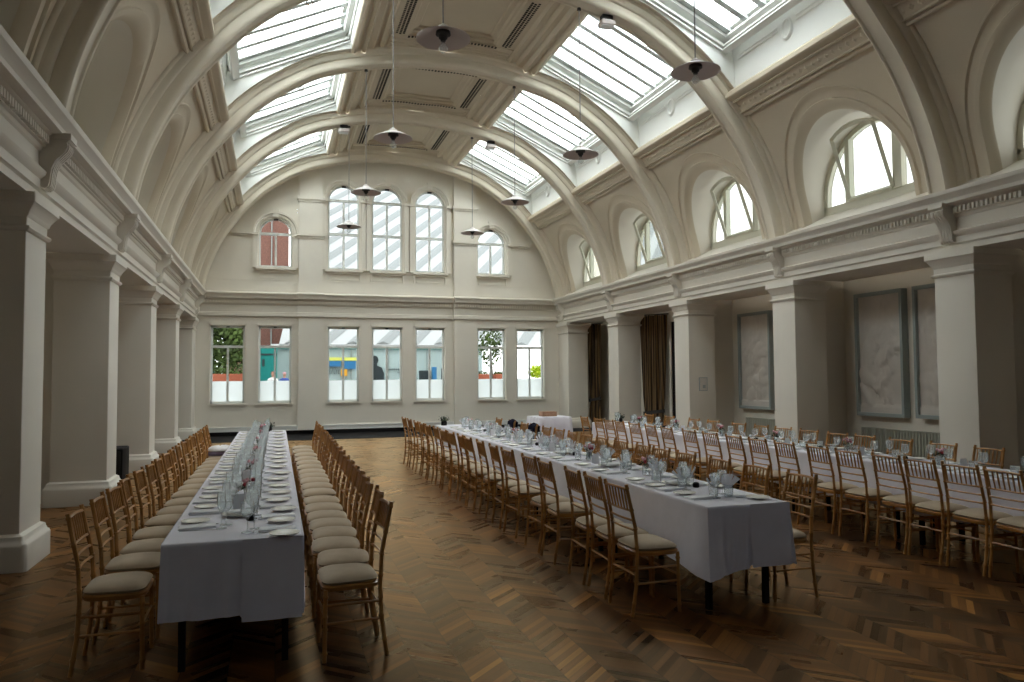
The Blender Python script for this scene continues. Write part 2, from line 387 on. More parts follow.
    if window:
        pts = [(-R1-.02, .03)] + [ap(R1+.02, j) for j in range(29)] + [(R1+.02, .03)]
        m = MB(); n = len(pts); m.v = [(s_*.03, y, z) for y, z in pts]; m.f = [tuple(range(n))]
        m.build('pane', 'sideglass', w, smooth=False)
        # sashes hinged at the foot and tilted into the hall
        for (ya, yb) in ((-.42, .46),):
            sash = MB(); T = .36; W_ = .05
            def P(y, h):      # h up the sash
                return (-s_*(.05 + T*h/1.05), y, .09+h*.97)
            def bar(a, b, w2=W_):
                A, B = Vector(P(*a)), Vector(P(*b)); sash.tube([A, B], w2*.8, 4)
            def top(y): return (zs-z0 + math.sqrt(max(R1*R1-y*y, 0)) - .09)/.97 - .05
            bar((ya, 0), (ya, top(ya))); bar((yb, 0), (yb, top(yb))); bar((ya, 0), (yb, 0))
            k_ = 6
            for i in range(k_):
                u0, u1 = ya+(yb-ya)*i/k_, ya+(yb-ya)*(i+1)/k_; bar((u0, top(u0)), (u1, top(u1)))
            so = sash.build('sash', 'sashgreen', w)
            gm = MB(); pts = [P(ya, 0)] + [P(ya+(yb-ya)*i/k_, top(ya+(yb-ya)*i/k_)) for i in range(k_+1)] + [P(yb, 0)]
            gm.v = pts; gm.f = [tuple(range(len(pts)))]; gm.build('pane', 'glass', so, smooth=False)
    else:
        m = MB(); pts = [(-R1-.02, .03)] + [ap(R1+.02, j) for j in range(29)] + [(R1+.02, .03)]
        m.v = [(s_*.05, y, z) for y, z in pts]; m.f = [tuple(range(len(pts)))]; m.build('blind_panel', 'wall', w, smooth=False)
def purlin(k, side, mat_='vault'):
    y0, y1 = YC(k)+.20, YC(k+1)-.20
    a, b = Vector((OFF_P0, Z_P0)), Vector((OFF_P1, Z_P1)); t = (b-a).normalized(); L = (b-a).length
    n = Vector((-t.y, t.x)); n = n if n.x < 0 else -n      # inward
    prof = [(0, -.05), (0, .05), (.015, .07), (.05, .07), (.06, .05), (.075, .045), (.08, .09), (.095, .10), (.10, .075), (.115, .055), (.29, .055), (.295, .085), (.31, .105), (.325, .105), (.335, .085), (.36, .10), (.40, .14), (.425, .155), (.45, .155), (L-.0, .11), (L+.005, .0), (L+.005, -.12)]
    pp = [tuple(a + t*u + n*d) for u, d in prof]
    m = MB(); m.sweep_y([(sx(side, x), z) for x, z in pp], y0, y1)
    # ornament band: a row of small carved leaves
    q = a + t*.20; cnt = 22
    for i in range(cnt):
        yy = y0 + (y1-y0)*(i+.5)/cnt
        c = q + n*.055; c2 = q + n*.075
        e1 = q + t*.05 + n*.055; e0 = q - t*.05 + n*.055
        v = [(sx(side, e0.x), yy, e0.y), (sx(side, c.x), yy+.05, c.y), (sx(side, e1.x), yy, e1.y), (sx(side, c.x), yy-.05, c.y), (sx(side, c2.x), yy, c2.y)]
        b0 = len(m.v); m.v += v; m.f += [(b0, b0+1, b0+4), (b0+1, b0+2, b0+4), (b0+2, b0+3, b0+4), (b0+3, b0, b0+4)]
    st(m.build('trim_%d' % (30+k*2+(side > 0)), mat_), '%s purlin with a carved leaf band below the skylight, bay %s from the end wall' % ('right-hand' if side > 0 else 'left-hand', ORD[3-k]))
def well(k, side):
    y0, y1 = YC(k)+.36, YC(k+1)-.36
    lo, hi = Vector(G_LO), Vector(G_HI); sl = (hi-lo).normalized(); nn = Vector((sl.y, -sl.x)); nn = nn if nn.y < 0 else -nn   # downwards normal
    m = MB()
    low = [(OFF_P1, Z_P1-.02), (OFF_P1-.01, 6.75), (4.09, 7.0), (4.06, 7.3)]
    m.sweep_y([(sx(side, x), z) for x, z in low], y0, y1)
    up = [(OFF_U, 7.78), (1.90, 8.0), (2.0, 8.3)]
    m.sweep_y([(sx(side, x), z) for x, z in up], y0, y1)
    arc = sub_curve(VAULT, OFF_U-.1, OFF_P1+.12)
    for yy in (y0, y1):
        poly = [(sx(side, x), yy, z-.03) for x, z in arc] + [(sx(side, 4.25), yy, 7.4), (sx(side, 1.78), yy, 8.44)]
        b0 = len(m.v); m.v += poly; m.f.append(tuple(range(b0, b0+len(poly))))
    # stepped mouldings round the head of the well
    for dep, ins, th in ((.03, .15, .04), (.13, .11, .05), (.26, .06, .03), (.31, .035, .03)):
        ie = .22 if dep < .05 else ins*1.5
        for (a0, a1, yy0, yy1) in ((0, 1, y0, y0+ie), (0, 1, y1-ie, y1)):
            p = [lo - sl*.05 + nn*dep, hi + sl*.05 + nn*dep]
            q = [v + nn*th for v in p]
            ring0 = [(sx(side, v.x), yy0, v.y) for v in (p[0], p[1], q[1], q[0])]; ring1 = [(x, yy1, z) for x, _, z in ring0]
            m.rings([ring0, ring1], cap=True)
        for base, sg in ((lo, 1), (hi, -1)):
            a_ = base - sl*sg*.06 + nn*dep; b_ = base + sl*sg*(ins+(.02 if sg > 0 else -.02)) + nn*dep
            ring0 = [(sx(side, v.x), y0, v.y) for v in (a_, b_, b_+nn*th, a_+nn*th)]; ring1 = [(x, y1, z) for x, _, z in ring0]
            m.rings([ring0, ring1], cap=True)
    # sunk panel line and oval boss on the lower reveal
    xw = OFF_P1-.012
    for (ya, yb) in ((y0+.12, (y0+y1)/2-.22), ((y0+y1)/2+.22, y1-.12)):
        m.box(min(sx(side, xw), sx(side, xw-.03)), max(sx(side, xw), sx(side, xw-.03)), ya, yb, 6.83, 6.855)
        m.box(min(sx(side, xw), sx(side, xw-.03)), max(sx(side, xw), sx(side, xw-.03)), ya, yb, 6.89, 6.905)
    yc = (y0+y1)/2; zc = 6.80
    ring = [[(sx(side, xw-.035*math.sin(PI*j/6)), yc+(.105+.03*math.cos(PI*j/6))*math.cos(2*PI*i/24), zc+(.14+.03*math.cos(PI*j/6))*math.sin(2*PI*i/24)) for j in range(7)] for i in range(24)]
    m.rings(ring, cap=False, closed=False, loop=True)
    st(m.build('ceiling', 'white'), '%s white skylight well with stepped mouldings and an oval boss, bay %s from the end wall' % ('right-hand' if side > 0 else 'left-hand', ORD[3-k]))
    w = empty('window_%d' % (40+k*2+(side > 0)), (0, 0, 0))
    st(w, '%s sloping roof skylight with glazing bars, bay %s from the end wall' % ('right-hand' if side > 0 else 'left-hand', ORD[3-k]))
    g = MB(); g.quad((sx(side, lo.x+.05), y0, lo.y), (sx(side, lo.x+.05), y1, lo.y), (sx(side, hi.x), y1, hi.y+.02), (sx(side, hi.x), y0, hi.y+.02))
    g.build('pane', 'roofglass' if k >= 0 else 'dimroof', w, smooth=False)
    NB = 5
    for i in range(0, NB+1):
        yy = y0+.21+(y1-y0-.42)*i/NB; hwid = .058 if 0 < i < NB else .06
        p = [lo-sl*.02, hi+sl*.02]; q = [v+nn*.12 for v in p]
        ring0 = [(sx(side, v.x), yy-hwid, v.y) for v in (p[0], p[1], q[1], q[0])]; ring1 = [(x, yy+hwid, z) for x, _, z in ring0]
        MB().rings([ring0, ring1], cap=True).build('glazing_bar', 'skyframe', w)
    for base, sg in ((lo, 1), (hi, -1)):
        a_ = base; b_ = base + sl*sg*.09
        ring0 = [(sx(side, v.x), y0, v.y) for v in (a_, b_, b_+nn*.06, a_+nn*.06)]; ring1 = [(x, y1, z) for x, _, z in ring0]
        MB().rings([ring0, ring1], cap=True).build('glazing_bar', 'skyframe', w)
def centre(k):
    y0, y1 = YC(k)+.24, YC(k+1)-.24
    half = [(OFF_U, 8.3), (OFF_U, 7.79), (1.86, 7.76), (1.80, 7.75), (1.77, 7.78), (1.74, 7.83), (1.68, 7.84), (1.66, 7.80), (1.61, 7.79), (1.58, 7.83), (1.56, 7.87), (1.46, 7.88), (1.43, 7.91), (1.41, 7.96), (1.36, 7.97), (1.34, 7.93), (1.27, 7.93), (1.25, 7.96), (1.22, 7.98)]
    m = MB()
    for s_ in (-1, 1): m.sweep_y([(sx(s_, x), z) for x, z in half], y0, y1)
    band = sub_curve(VAULT, 0, 1.22); band = [(x, z-.06+.05*x/1.22) for x, z in band]; band[-1] = (1.22, 7.98)
    full = [(-x, z) for x, z in reversed(band)] + band[1:]
    E_ = .52
    m.sweep_y([(XC+x, z) for x, z in full], y0, y0+E_); m.sweep_y([(XC+x, z) for x, z in full], y1-E_, y1)
    mid = [(1.22, 7.98), (.86, 8.0), (.84, 8.03), (.80, 8.04), (.78, 8.09), (.70, 8.11), (.68, 8.14), (0, 8.15)]
    fullm = [(-x, z) for x, z in mid] ; fullm = fullm + [(x, z) for x, z in reversed(mid[:-1])]
    m.sweep_y([(XC+x, z) for x, z in fullm], y0+E_, y1-E_)
    for yy in (y0+E_, y1-E_):
        poly = [(XC+x, yy, z) for x, z in full] + [(XC+1.3, yy, 8.3), (XC-1.3, yy, 8.3)]
        b0 = len(m.v); m.v += poly; m.f.append(tuple(range(b0, b0+len(poly))))
    for yy, sg in ((y0+E_, 1), (y1-E_, -1)):      # end mouldings of the sunk panel
        for d, h, z in ((0, .10, 8.06), (.10, .08, 8.10)):
            a, b = yy+sg*d, yy+sg*(d+h); m.box(XC-.80, XC+.80, min(a, b), max(a, b), z, 8.2)
    for d, z in ((.10, 7.915), (.2, 7.935), (.34, 7.945)):                   # arched rolls on the cross bands
        for yy in (y0+d, y1-d):
            m.tube([(XC+x*.96, yy, zz+.004) for x, zz in full], .022, 6)
    for s_ in (-1, 1):       # strips between rib and well
        arc = sub_curve(VAULT, OFF_U-.04, OFF_P0+.02)
        for ya, yb in ((YC(k)+.2, YC(k)+.362), (YC(k+1)-.362, YC(k+1)-.2)): m.sweep_y([(sx(s_, x), z-.015) for x, z in arc], ya, yb)
    o = st(m.build('ceiling', 'vault'), 'flat central ceiling strip with a sunk panel, bay %s from the end wall' % ORD[3-k])
    # pierced ventilation strips
    g = MB()
    for s_ in (-1, 1):
        for r in range(3):
            xx = XC+s_*(.965+.065*r); nn_ = 27
            for i in range(nn_):
                yy = y0+E_+.10+(y1-y0-2*E_-.2)*i/(nn_-1) + (.030 if r == 1 else 0); zz = 7.99
                g.box(xx-.020, xx+.020, yy-.018, yy+.018, zz-.008, zz+.002)
    for yy in (y0+E_-.03, y1-E_+.03):
        for i in range(26):
            xx = -.85+1.7*i/25; zz = [q for q in full if abs(q[0]-xx) < .2]; zz = min(zz, key=lambda q: abs(q[0]-xx))[1] if zz else 7.98
            g.box(XC+xx-.018, XC+xx+.018, yy-.03, yy+.03, zz-.012, zz-.002)
    g.build('vent_holes', 'grille', o)
def plain_top(k):
    arc = sub_curve(VAULT, 0, OFF_P1+.02); full = [(-x, z) for x, z in reversed(arc)] + arc[1:]
    st(MB().sweep_y([(XC+x, z) for x, z in full], YC(k)+.2, YC(k+1)-.2).build('ceiling', 'vault'), 'plain upper vault of the bay behind the camera' if k < -2 else 'plain upper vault of the bay over the camera')
for k in range(-3, 4):
    for side in (-1, 1):
        if k >= -1:
            lunette(k, side, side > 0)
        else:
            arc = [p for p in VAULT if p[0] >= OFF_P0-.1 and p[1] > 3.6]
            st(MB().sweep_y([(sx(side, x), z) for x, z in arc], YC(k)+.2, YC(k+1)-.2).build('ceiling', 'vault'), '%s lower vault behind the camera, bay %s from the end wall' % ('right-hand' if side > 0 else 'left-hand', ORD[3-k]))
        purlin(k, side)
        arc = sub_curve(VAULT, OFF_P1-.05, OFF_P0+.03)
        st(MB().sweep_y([(sx(side, x+.06), z+.06) for x, z in arc], YC(k)+.1, YC(k+1)-.1).build('ceiling', 'vault'), 'vault behind the %s purlin, bay %s from the end wall' % ('right-hand' if side > 0 else 'left-hand', ORD[3-k]))
        if k >= 0 or k == -3: well(k, side)
    if k >= 0 or k == -3: centre(k)
    else: plain_top(k)
# strip of vault between the last rib and the end wall
full = [(-x, z) for x, z in reversed(VAULT)] + VAULT[1:]
st(MB().sweep_y([(XC+x, z) for x, z in full], YC(4)+.2, YW+.1).build('ceiling', 'vault'), 'narrow strip of vault meeting the end wall')

# ------------------------------------------------------------------ colonnades
COLL = [(0, .075, .04), (.03, .075, .04), (.205, .075, .04), (.225, .068, .035), (.24, .052, .03), (.26, .042, .02), (.285, .035, .015), (.305, .0, .008), (2.86, 0, .008), (2.868, .02, .01), (2.89, .035, .01), (2.905, .035, .01), (2.915, .004, .008), (2.985, .006, .008), (3.0, .02, .008), (3.02, .026, .008), (3.03, .03, .008), (3.07, .055, .01), (3.10, .075, .01), (3.105, .085, .01), (3.19, .085, .01)]
where = {-2: 'beside the camera', -1: 'nearest the camera', 0: 'first', 1: 'second', 2: 'third', 3: 'fourth', 4: 'fifth'}
ENT = [(-.62, 3.19), (.02, 3.19), (.02, 3.26), (.035, 3.275), (.045, 3.28), (.045, 3.36), (.06, 3.375), (.085, 3.40), (.095, 3.43), (.06, 3.445), (.03, 3.46), (.03, 3.61), (.05, 3.625), (.06, 3.655), (.085, 3.66), (.085, 3.745), (.12, 3.76), (.135, 3.775), (.215, 3.785), (.215, 3.83), (.225, 3.845), (.245, 3.87), (.275, 3.895), (.285, 3.93), (.285, 3.945), (.0, 3.96), (-.6, 3.98)]
for side in (-1, 1):
    sn = 'right' if side > 0 else 'left'
    F = lambda d: XC + side*(HALF-d)
    for k in range(-3, 5):
        xa, xb = sorted((F(0), F(-.64)))
        o = MB().loft(xa, xb, YC(k)-.3, YC(k)+.3 if k < 4 else YW+.02, COLL).build('column_%d' % (k+4+(10 if side > 0 else 0)), 'wall', angle=30)
        st(o, ('square plastered column, %s in the %s colonnade' % (where[k], sn)) if k > -3 else 'square plastered column behind the camera, %s side' % sn)
        # spur wall behind the column
        if k < 3:
            xa, xb = sorted((F(-.63), F(-1.32)))
            st(MB().box(xa, xb, YC(k)+.0, YC(k)+.25, 0, 3.3).build('wall_%s_spur' % sn, 'wall'), 'spur wall behind the %s column of the %s colonnade' % (where.get(k, 'rearmost'), sn))
    y0, y1 = -2.95, YW+.02
    m = MB(); m.sweep_y([(F(d), z) for d, z in ENT], y0, y1)
    pitch = .063; n = int((y1-y0)/pitch)
    for i in range(n):
        yy = y0+pitch*i
        if any(abs(yy-YC(k)) < .13 for k in range(-3, 5)): continue
        xa, xb = sorted((F(.08), F(.12))); m.box(xa, xb, yy, yy+.033, 3.672, 3.74)
    o = m.build('trim_%d' % (80+(side > 0)), 'wall', angle=30); st(o, 'long entablature with dentils over the %s colonnade' % sn)
    BR = [(0, 3.30), (.05, 3.29), (.075, 3.31), (.085, 3.36), (.09, 3.42), (.10, 3.48), (.125, 3.54), (.17, 3.59), (.205, 3.63), (.22, 3.67), (.215, 3.705), (.205, 3.715), (.225, 3.72), (.24, 3.735), (.24, 3.79), (0, 3.79)]
    for k in range(-2, 5):
        m = MB(); w = .095; yc = YC(k)
        for (ya, yb, e) in ((yc-w, yc+w, 0),): m.rings([[(F(d+.03), ya, z) for d, z in BR], [(F(d+.03), yb, z) for d, z in BR]], cap=True)
        for dy in (-.06, -.02, .02, .06):
            m.rings([[(F(d+.042), yc+dy-.011, z) for d, z in BR[:11]], [(F(d+.042), yc+dy+.011, z) for d, z in BR[:11]]], cap=True)
        m.box(min(F(.28), F(0)), max(F(.28), F(0)), yc-w-.015, yc+w+.015, 3.735, 3.79)
        st(m.build('trim_%d' % (90+k+2+(10 if side > 0 else 0)), 'wall', angle=30), 'scrolled bracket under the cornice above the %s column, %s colonnade' % (where[k], sn))
    # aisle
    XA = XC + side*(HALF+1.30)
    xa, xb = sorted((XA, XA+side*.2))
    st(MB().box(xa, xb, -3, YW+.3, 0, 3.35).build('wall_%s' % sn, 'wall'), 'plain cream back wall of the %s aisle' % sn)
    xa, xb = sorted((F(-.5), XA+side*.2))
    st(MB().box(xa, xb, -3, YW+.3, 3.25, 3.35).build('ceiling', 'wall'), 'flat low ceiling of the %s aisle' % sn)
    xa, xb = sorted((XA, XA-side*.025))
    st(MB().box(xa, xb, -3, YW, 0, .22).build('baseboard_%s' % sn, 'wall'), 'tall skirting along the %s aisle wall' % sn)
st(MB().box(-4, 10.5, -3.2, -2.95, 0, 9).build('wall_back', 'darkwall'), 'plain wall behind the camera')
st(MB().quad((-3.6, -3.1, 0), (10.1, -3.1, 0), (10.1, YW+.1, 0), (-3.6, YW+.1, 0)).build('floor', 'floor', smooth=False), 'polished chevron parquet floor in mixed brown woods')
st(MB().box(-3.4, 9.9, 19.9, YW, 0, .006).build('floor_shade_strip', 'black'), 'added dark strip standing in for shade along the foot of the end wall')  # black laid over the parquet to paint in shade and dark reflection

# ------------------------------------------------------------------ end wall
TH = .32
LOW = [(-1.64, -.76), (-.40, .48), (1.47, 2.35), (2.72, 3.60), (3.99, 4.87), (5.88, 6.76), (7.13, 8.01)]
ZL0, ZL1 = .88, 3.03
m = MB(); yf = YW
def fr(x0, x1, z0, z1, y=yf): m.quad((x0, y, z0), (x1, y, z0), (x1, y, z1), (x0, y, z1))
xs = [-3.5] + [v for p in LOW for v in p] + [10.0]
fr(-3.5, 10, .12, ZL0); fr(-3.5, 10, ZL1, 4.45)
for i in range(0, len(xs), 2): fr(xs[i], xs[i+1], ZL0, ZL1)
for x0, x1 in LOW:      # reveals
    for a in (x0, x1): m.quad((a, yf, ZL0), (a, yf+TH, ZL0), (a, yf+TH, ZL1), (a, yf, ZL1))
    m.quad((x0, yf, ZL1), (x1, yf, ZL1), (x1, yf+TH, ZL1), (x0, yf+TH, ZL1)); m.quad((x0, yf, ZL0), (x1, yf, ZL0), (x1, yf+TH, ZL0), (x0, yf+TH, ZL0))
UP = [(.04, 5.63, -.58, .62, 6.35, 'small round-headed window left of the left pilaster, end wall'), (1.91, 6.69, 1.31, 2.535, 7.4, 'left of the three tall round-headed windows'), (3.16, 6.69, 2.535, 3.795, 7.4, 'middle of the three tall round-headed windows'), (4.43, 6.69, 3.795, 5.14, 7.4, 'right of the three tall round-headed windows'), (6.33, 5.63, 5.83, 6.95, 6.35, 'small round-headed window right of the right pilaster, end wall')]
RW = .44; ZU = 4.68
def ringpath(cx, r, zs, zb, n=20): return [(cx-r, zb)] + [(cx+r*math.cos(PI-PI*j/n), zs+r*math.sin(PI-PI*j/n)) for j in range(n+1)] + [(cx+r, zb)]
for cx, zs, xa, xb, zt, lab in UP:
    inn = ringpath(cx, RW, zs, ZU); out = [(xa, ZU)]
    for j in range(21):
        t = PI-PI*j/20; c, s_ = math.cos(t), math.sin(t)
        f = min(((xb-cx) if c > 0 else (cx-xa))/max(abs(c), 1e-6), (zt-zs)/max(s_, 1e-6)); out.append((cx+f*c, zs+f*s_))
    out.append((xb, ZU))
    m.rings([[(x, yf, z) for x, z in out], [(x, yf, z) for x, z in inn], [(x, yf+TH, z) for x, z in inn]], cap=False, closed=False)
    # corners missed by the radial spread
    for sx_, xx in ((-1, xa), (1, xb)):
        t = [j for j in range(1, 22)]
    m.quad((cx-RW, yf, ZU), (cx+RW, yf, ZU), (cx+RW, yf+TH, ZU), (cx-RW, yf+TH, ZU))
    fr(xa, xb, 4.45, ZU)
    fr(xa, xb, zt, 9.0)
    fr(xa-.002, xb+.002, ZU, 9.0, yf+TH-.01) if False else None
fr(-3.5, -.58, 4.45, 9); fr(.62, 1.31, 4.45, 9); fr(5.14, 5.83, 4.45, 9); fr(6.95, 10, 4.45, 9)
# backing behind the corner gaps of the arched cells
for cx, zs, xa, xb, zt, lab in UP:
    n0 = len(m.v); inn = ringpath(cx, RW+.12, zs, ZU)
    P0 = [(x, yf+.004, z) for x, z in inn[1:-1]]; P1 = []
    for j in range(21):
        t = PI-PI*j/20; c, s_ = math.cos(t), math.sin(t)
        P1.append((min(max(cx+1.6*c, xa), xb), yf+.004, min(zs+1.6*s_, zt)))
    m.rings([P1, P0], cap=False, closed=False)
o = m.build('wall_end', 'end', smooth=False); st(o, 'cream end wall with two tiers of windows')

m = MB()     # mouldings of the end wall
def slab(x0, x1, d, z0, z1): m.box(x0, x1, yf-d, yf+.02, z0, z1)
E2 = [(0, 3.28), (.02, 3.285), (.035, 3.30), (.035, 3.36), (.02, 3.375), (.03, 3.39), (.015, 3.40), (.0, 3.41), (0, 3.60), (.02, 3.615), (.03, 3.64), (.05, 3.645), (.05, 3.735), (.075, 3.745), (.10, 3.77), (.16, 3.78), (.17, 3.83), (.19, 3.86), (.22, 3.90), (.22, 3.92), (.0, 3.98)]
def ent(x0, x1, e):
    pr = [(yf-d-e, z) for d, z in E2]
    m.sweep_x([(yf+.02, 3.28)] + pr + [(yf+.02, 3.98)], x0, x1, closed=True, cap=True)
    n = int((x1-x0)/.075)
    for i in range(n):
        xx = x0+(x1-x0)*(i+.2)/n; m.box(xx, xx+.042, yf-e-.085, yf-e-.04, 3.66, 3.73)
ent(-2.0, 8.5, .03); ent(.62, 1.36, .14); ent(5.11, 5.87, .14)
for x0, x1 in ((.66, 1.31), (5.14, 5.83)):
    slab(x0, x1, .12, .12, 3.30); slab(x0, x1, .12, 3.9, 7.7)
    slab(x0-.05, x1+.05, .19, 5.58, 5.66); slab(x0-.02, x1+.02, .15, 5.52, 5.58)
    slab(x0-.05, x1+.05, .19, 6.62, 6.70); slab(x0-.02, x1+.02, .15, 6.56, 6.62)
    slab(x0-.02, x1+.02, .15, 3.97, 4.12)
slab(-2.2, 8.7, .04, 3.97, 4.34); slab(-2.2, 8.7, .05, 4.30, 4.33)
for x0, x1 in ((-1.1, -.52), (6.9, 7.55)):
    slab(x0, x1, .10, 5.58, 5.65); slab(x0, x1, .05, 5.53, 5.58)
for cx, zs, xa, xb, zt, lab in UP:
    a, b = ringpath(cx, RW+.05, zs, zs-.02), ringpath(cx, RW+.17, zs, zs-.02)
    m.rings([[(x, yf+.01, z) for x, z in a], [(x, yf-.05, z) for x, z in a], [(x, yf-.06, z) for x, z in ringpath(cx, RW+.10, zs, zs-.02)], [(x, yf-.10, z) for x, z in ringpath(cx, RW+.12, zs, zs-.02)], [(x, yf-.11, z) for x, z in b], [(x, yf+.01, z) for x, z in b]], cap=False, closed=False)
    tall = zs > 6
    m.rings([[(cx-.07, yf-.08, zs+RW+.02), (cx+.07, yf-.08, zs+RW+.02), (cx+.07, yf, zs+RW+.02), (cx-.07, yf, zs+RW+.02)], [(cx-.10, yf-.10, zs+RW+.24), (cx+.10, yf-.10, zs+RW+.24), (cx+.10, yf, zs+RW+.24), (cx-.10, yf, zs+RW+.24)]])
    slab(cx-.53, cx+.53, .14, 4.60, 4.67); slab(cx-.47, cx+.47, .07, 4.54, 4.60)
    for a_ in (cx-.50, cx+.44): slab(a_, a_+.06, .05, 4.34, 4.54)
    for d in (.42,): 
        slab(cx-d, cx+d, .03, 4.36, 4.40)
    for s_ in (-1, 1):
        slab(cx+s_*(RW+.11)-.065, cx+s_*(RW+.11)+.065, .07, 4.66, zs-.04)
        slab(cx+s_*(RW+.115)-.085, cx+s_*(RW+.115)+.085, .13, zs-.07, zs)
for x0, x1 in LOW:
    slab(x0-.05, x1+.05, .05, .84, .89)
    for a, b in ((x0-.055, x0-.01), (x1+.01, x1+.055)): slab(a, b, .02, .89, 3.09)
    slab(x0-.055, x1+.055, .02, 3.04, 3.09)
st(m.build('trim_70', 'end', angle=30), 'cornice, pilasters, archivolts and sills applied to the end wall')
st(MB().box(-3.3, 9.8, yf-.03, yf+.02, .115, .23).box(-3.3, 9.8, yf-.045, yf+.02, .215, .245).build('baseboard_end', 'white'), 'pale skirting board on the end wall')
st(MB().box(-3.3, 9.8, yf-.005, yf+.05, 0, .116).build('baseboard_end_plinth', 'black'), 'black board standing in for a dark recess under the end wall skirting')  # flush board, its black painted in for the shade of a recess

def win_low(i, x0, x1):
    cx = (x0+x1)/2; w = empty('window_%d' % (i+1), (cx, yf+.13, ZL0))
    st(w, '%s ground-floor sash window in the end wall, counted from the left, frosted below' % ORD[i].replace('first', 'first'))
    h = ZL1-ZL0; hw = (x1-x0)/2
    f = MB()
    for a, b, c, d in ((-hw, -hw+.05, 0, h), (hw-.05, hw, 0, h), (-hw, hw, h-.06, h), (-hw, hw, 0, .07)): f.box(a, b, -.03, .05, c, d)
    f.build('frame', 'frame', w)
    zt = 2.45-ZL0
    MB().box(-hw+.03, hw-.03, -.045, .03, zt-.035, zt+.035).build('transom', 'frame', w)
    MB().box(-.028, .028, -.03, .02, .06, zt).build('mullion', 'frame', w)
    MB().quad((-hw+.02, .008, .05), (hw-.02, .008, .05), (hw-.02, .008, h-.04), (-hw+.02, .008, h-.04)).build('pane', 'endglass', w, smooth=False)
    zf = 1.50-ZL0
    MB().quad((-hw+.03, -.002, .06), (hw-.03, -.002, .06), (hw-.03, -.002, zf), (-hw+.03, -.002, zf)).build('frosted_film', 'frost', w, smooth=False)
    MB().box(-.04, .04, -.06, -.03, h-.05, h-.02).build('latch', 'darkmetal', w)
for i, (x0, x1) in enumerate(LOW): win_low(i, x0, x1)
for i, (cx, zs, xa, xb, zt, lab) in enumerate(UP):
    w = empty('window_%d' % (i+8), (cx, yf+.12, ZU)); st(w, lab if 'tall' not in lab else lab + ', upper end wall')
    H = zs-ZU; f = MB()
    A, B = ringpath(0, RW+.005, H, 0), ringpath(0, RW-.04, H, .05)
    f.rings([[(x, .05, z) for x, z in A], [(x, -.03, z) for x, z in A], [(x, -.03, z) for x, z in B], [(x, .05, z) for x, z in B]], cap=False, closed=False); f.box(-RW, RW, -.03, .05, 0, .055)
    f.build('frame', 'frame', w)
    ts = (H, 1.03) if zs > 6 else (H-.0,)
    for t in ts: MB().box(-RW+.03, RW-.03, -.04, .03, t-.035, t+.035).build('transom', 'frame', w)
    MB().box(-.03, .03, -.03, .02, .05, H).build('mullion', 'frame', w)
    pts = ringpath(0, RW-.01, H, .02); g = MB(); g.v = [(x, .008, z) for x, z in pts]; g.f = [tuple(range(len(pts)))]; g.build('pane', 'endglass', w, smooth=False)
    MB().box(-.06, .06, -.07, -.02, H+RW-.06, H+RW-.01).build('latch', 'darkmetal', w)

# ------------------------------------------------------------------ aisle fittings
XR = XC+HALF+1.30
def relief(y0, y1, z0, z1, seed, lab):
    t = empty('relief_panel', (XR-.002, (y0+y1)/2, z0)); tag(t, lab, 'wall panel', 'plaster reliefs in the right aisle')
    hw = (y1-y0)/2; h = z1-z0; D = -.13
    f = MB()
    for a, b, c, d in ((-hw, -hw+.05, 0, h), (hw-.05, hw, 0, h), (-hw+.05, hw-.05, 0, .06), (-hw+.05, hw-.05, h-.06, h)): f.box(D, 0, a, b, c, d)
    f.build('frame', 'greyframe', t)
    rnd = random.Random(seed); s = MB(); NY, NZ = 34, 68
    def hgt(u, v):
        e = 0
        for (cu, cv, ru, rv, a, am) in blobs:
            du, dv = u-cu, v-cv; x = du*math.cos(a)+dv*2*math.sin(a); y = -du*math.sin(a)+dv*2*math.cos(a)
            q = (x/ru)**2+(y/rv)**2
            if q < 1: e = max(e, am*math.sqrt(1-q))
        for (u0, v0, du, dv, L) in folds:
            tt = ((u-u0)*du+(v-v0)*dv)
            if 0 < tt < L: e += .013*math.exp(-((u-u0)*dv-(v-v0)*du)**2/.0004)
        return e
    blobs = [(rnd.uniform(.15, .85), rnd.uniform(.12, .62), rnd.uniform(.05, .16), rnd.uniform(.1, .3), rnd.uniform(0, PI), rnd.uniform(.02, .05)) for _ in range(16)] + [(rnd.uniform(.2, .8), rnd.uniform(.5, .9), .05, .07, 0, .02) for _ in range(3)]
    folds = []
    for _ in range(26):
        a = rnd.uniform(-1.2, 1.2)+PI/2; folds.append((rnd.uniform(.1, .9), rnd.uniform(.08, .8), math.cos(a), math.sin(a), rnd.uniform(.05, .2)))
    rows = []
    for i in range(NZ+1):
        row = []
        for j in range(NY+1):
            u, v = j/NY, i/NZ; e = hgt(u, v) if v > .07 else .02
            row.append((-.07-e, -hw+.045+(2*hw-.09)*(1-u), .05+(h-.1)*v))
        rows.append(row)
    s.rings(rows, cap=False, closed=False); s.build('carved_slab', 'relief', t)
relief(13.10, 14.20, .86, 2.90, 3, 'carved plaster relief in a grey frame, farthest of the three on the right wall')
relief(9.68, 10.72, .87, 2.97, 5, 'carved plaster relief in a grey frame, left of the pair between two columns')
relief(8.42, 9.46, .88, 2.97, 9, 'carved plaster relief in a grey frame, half hidden by the nearest right-hand column')
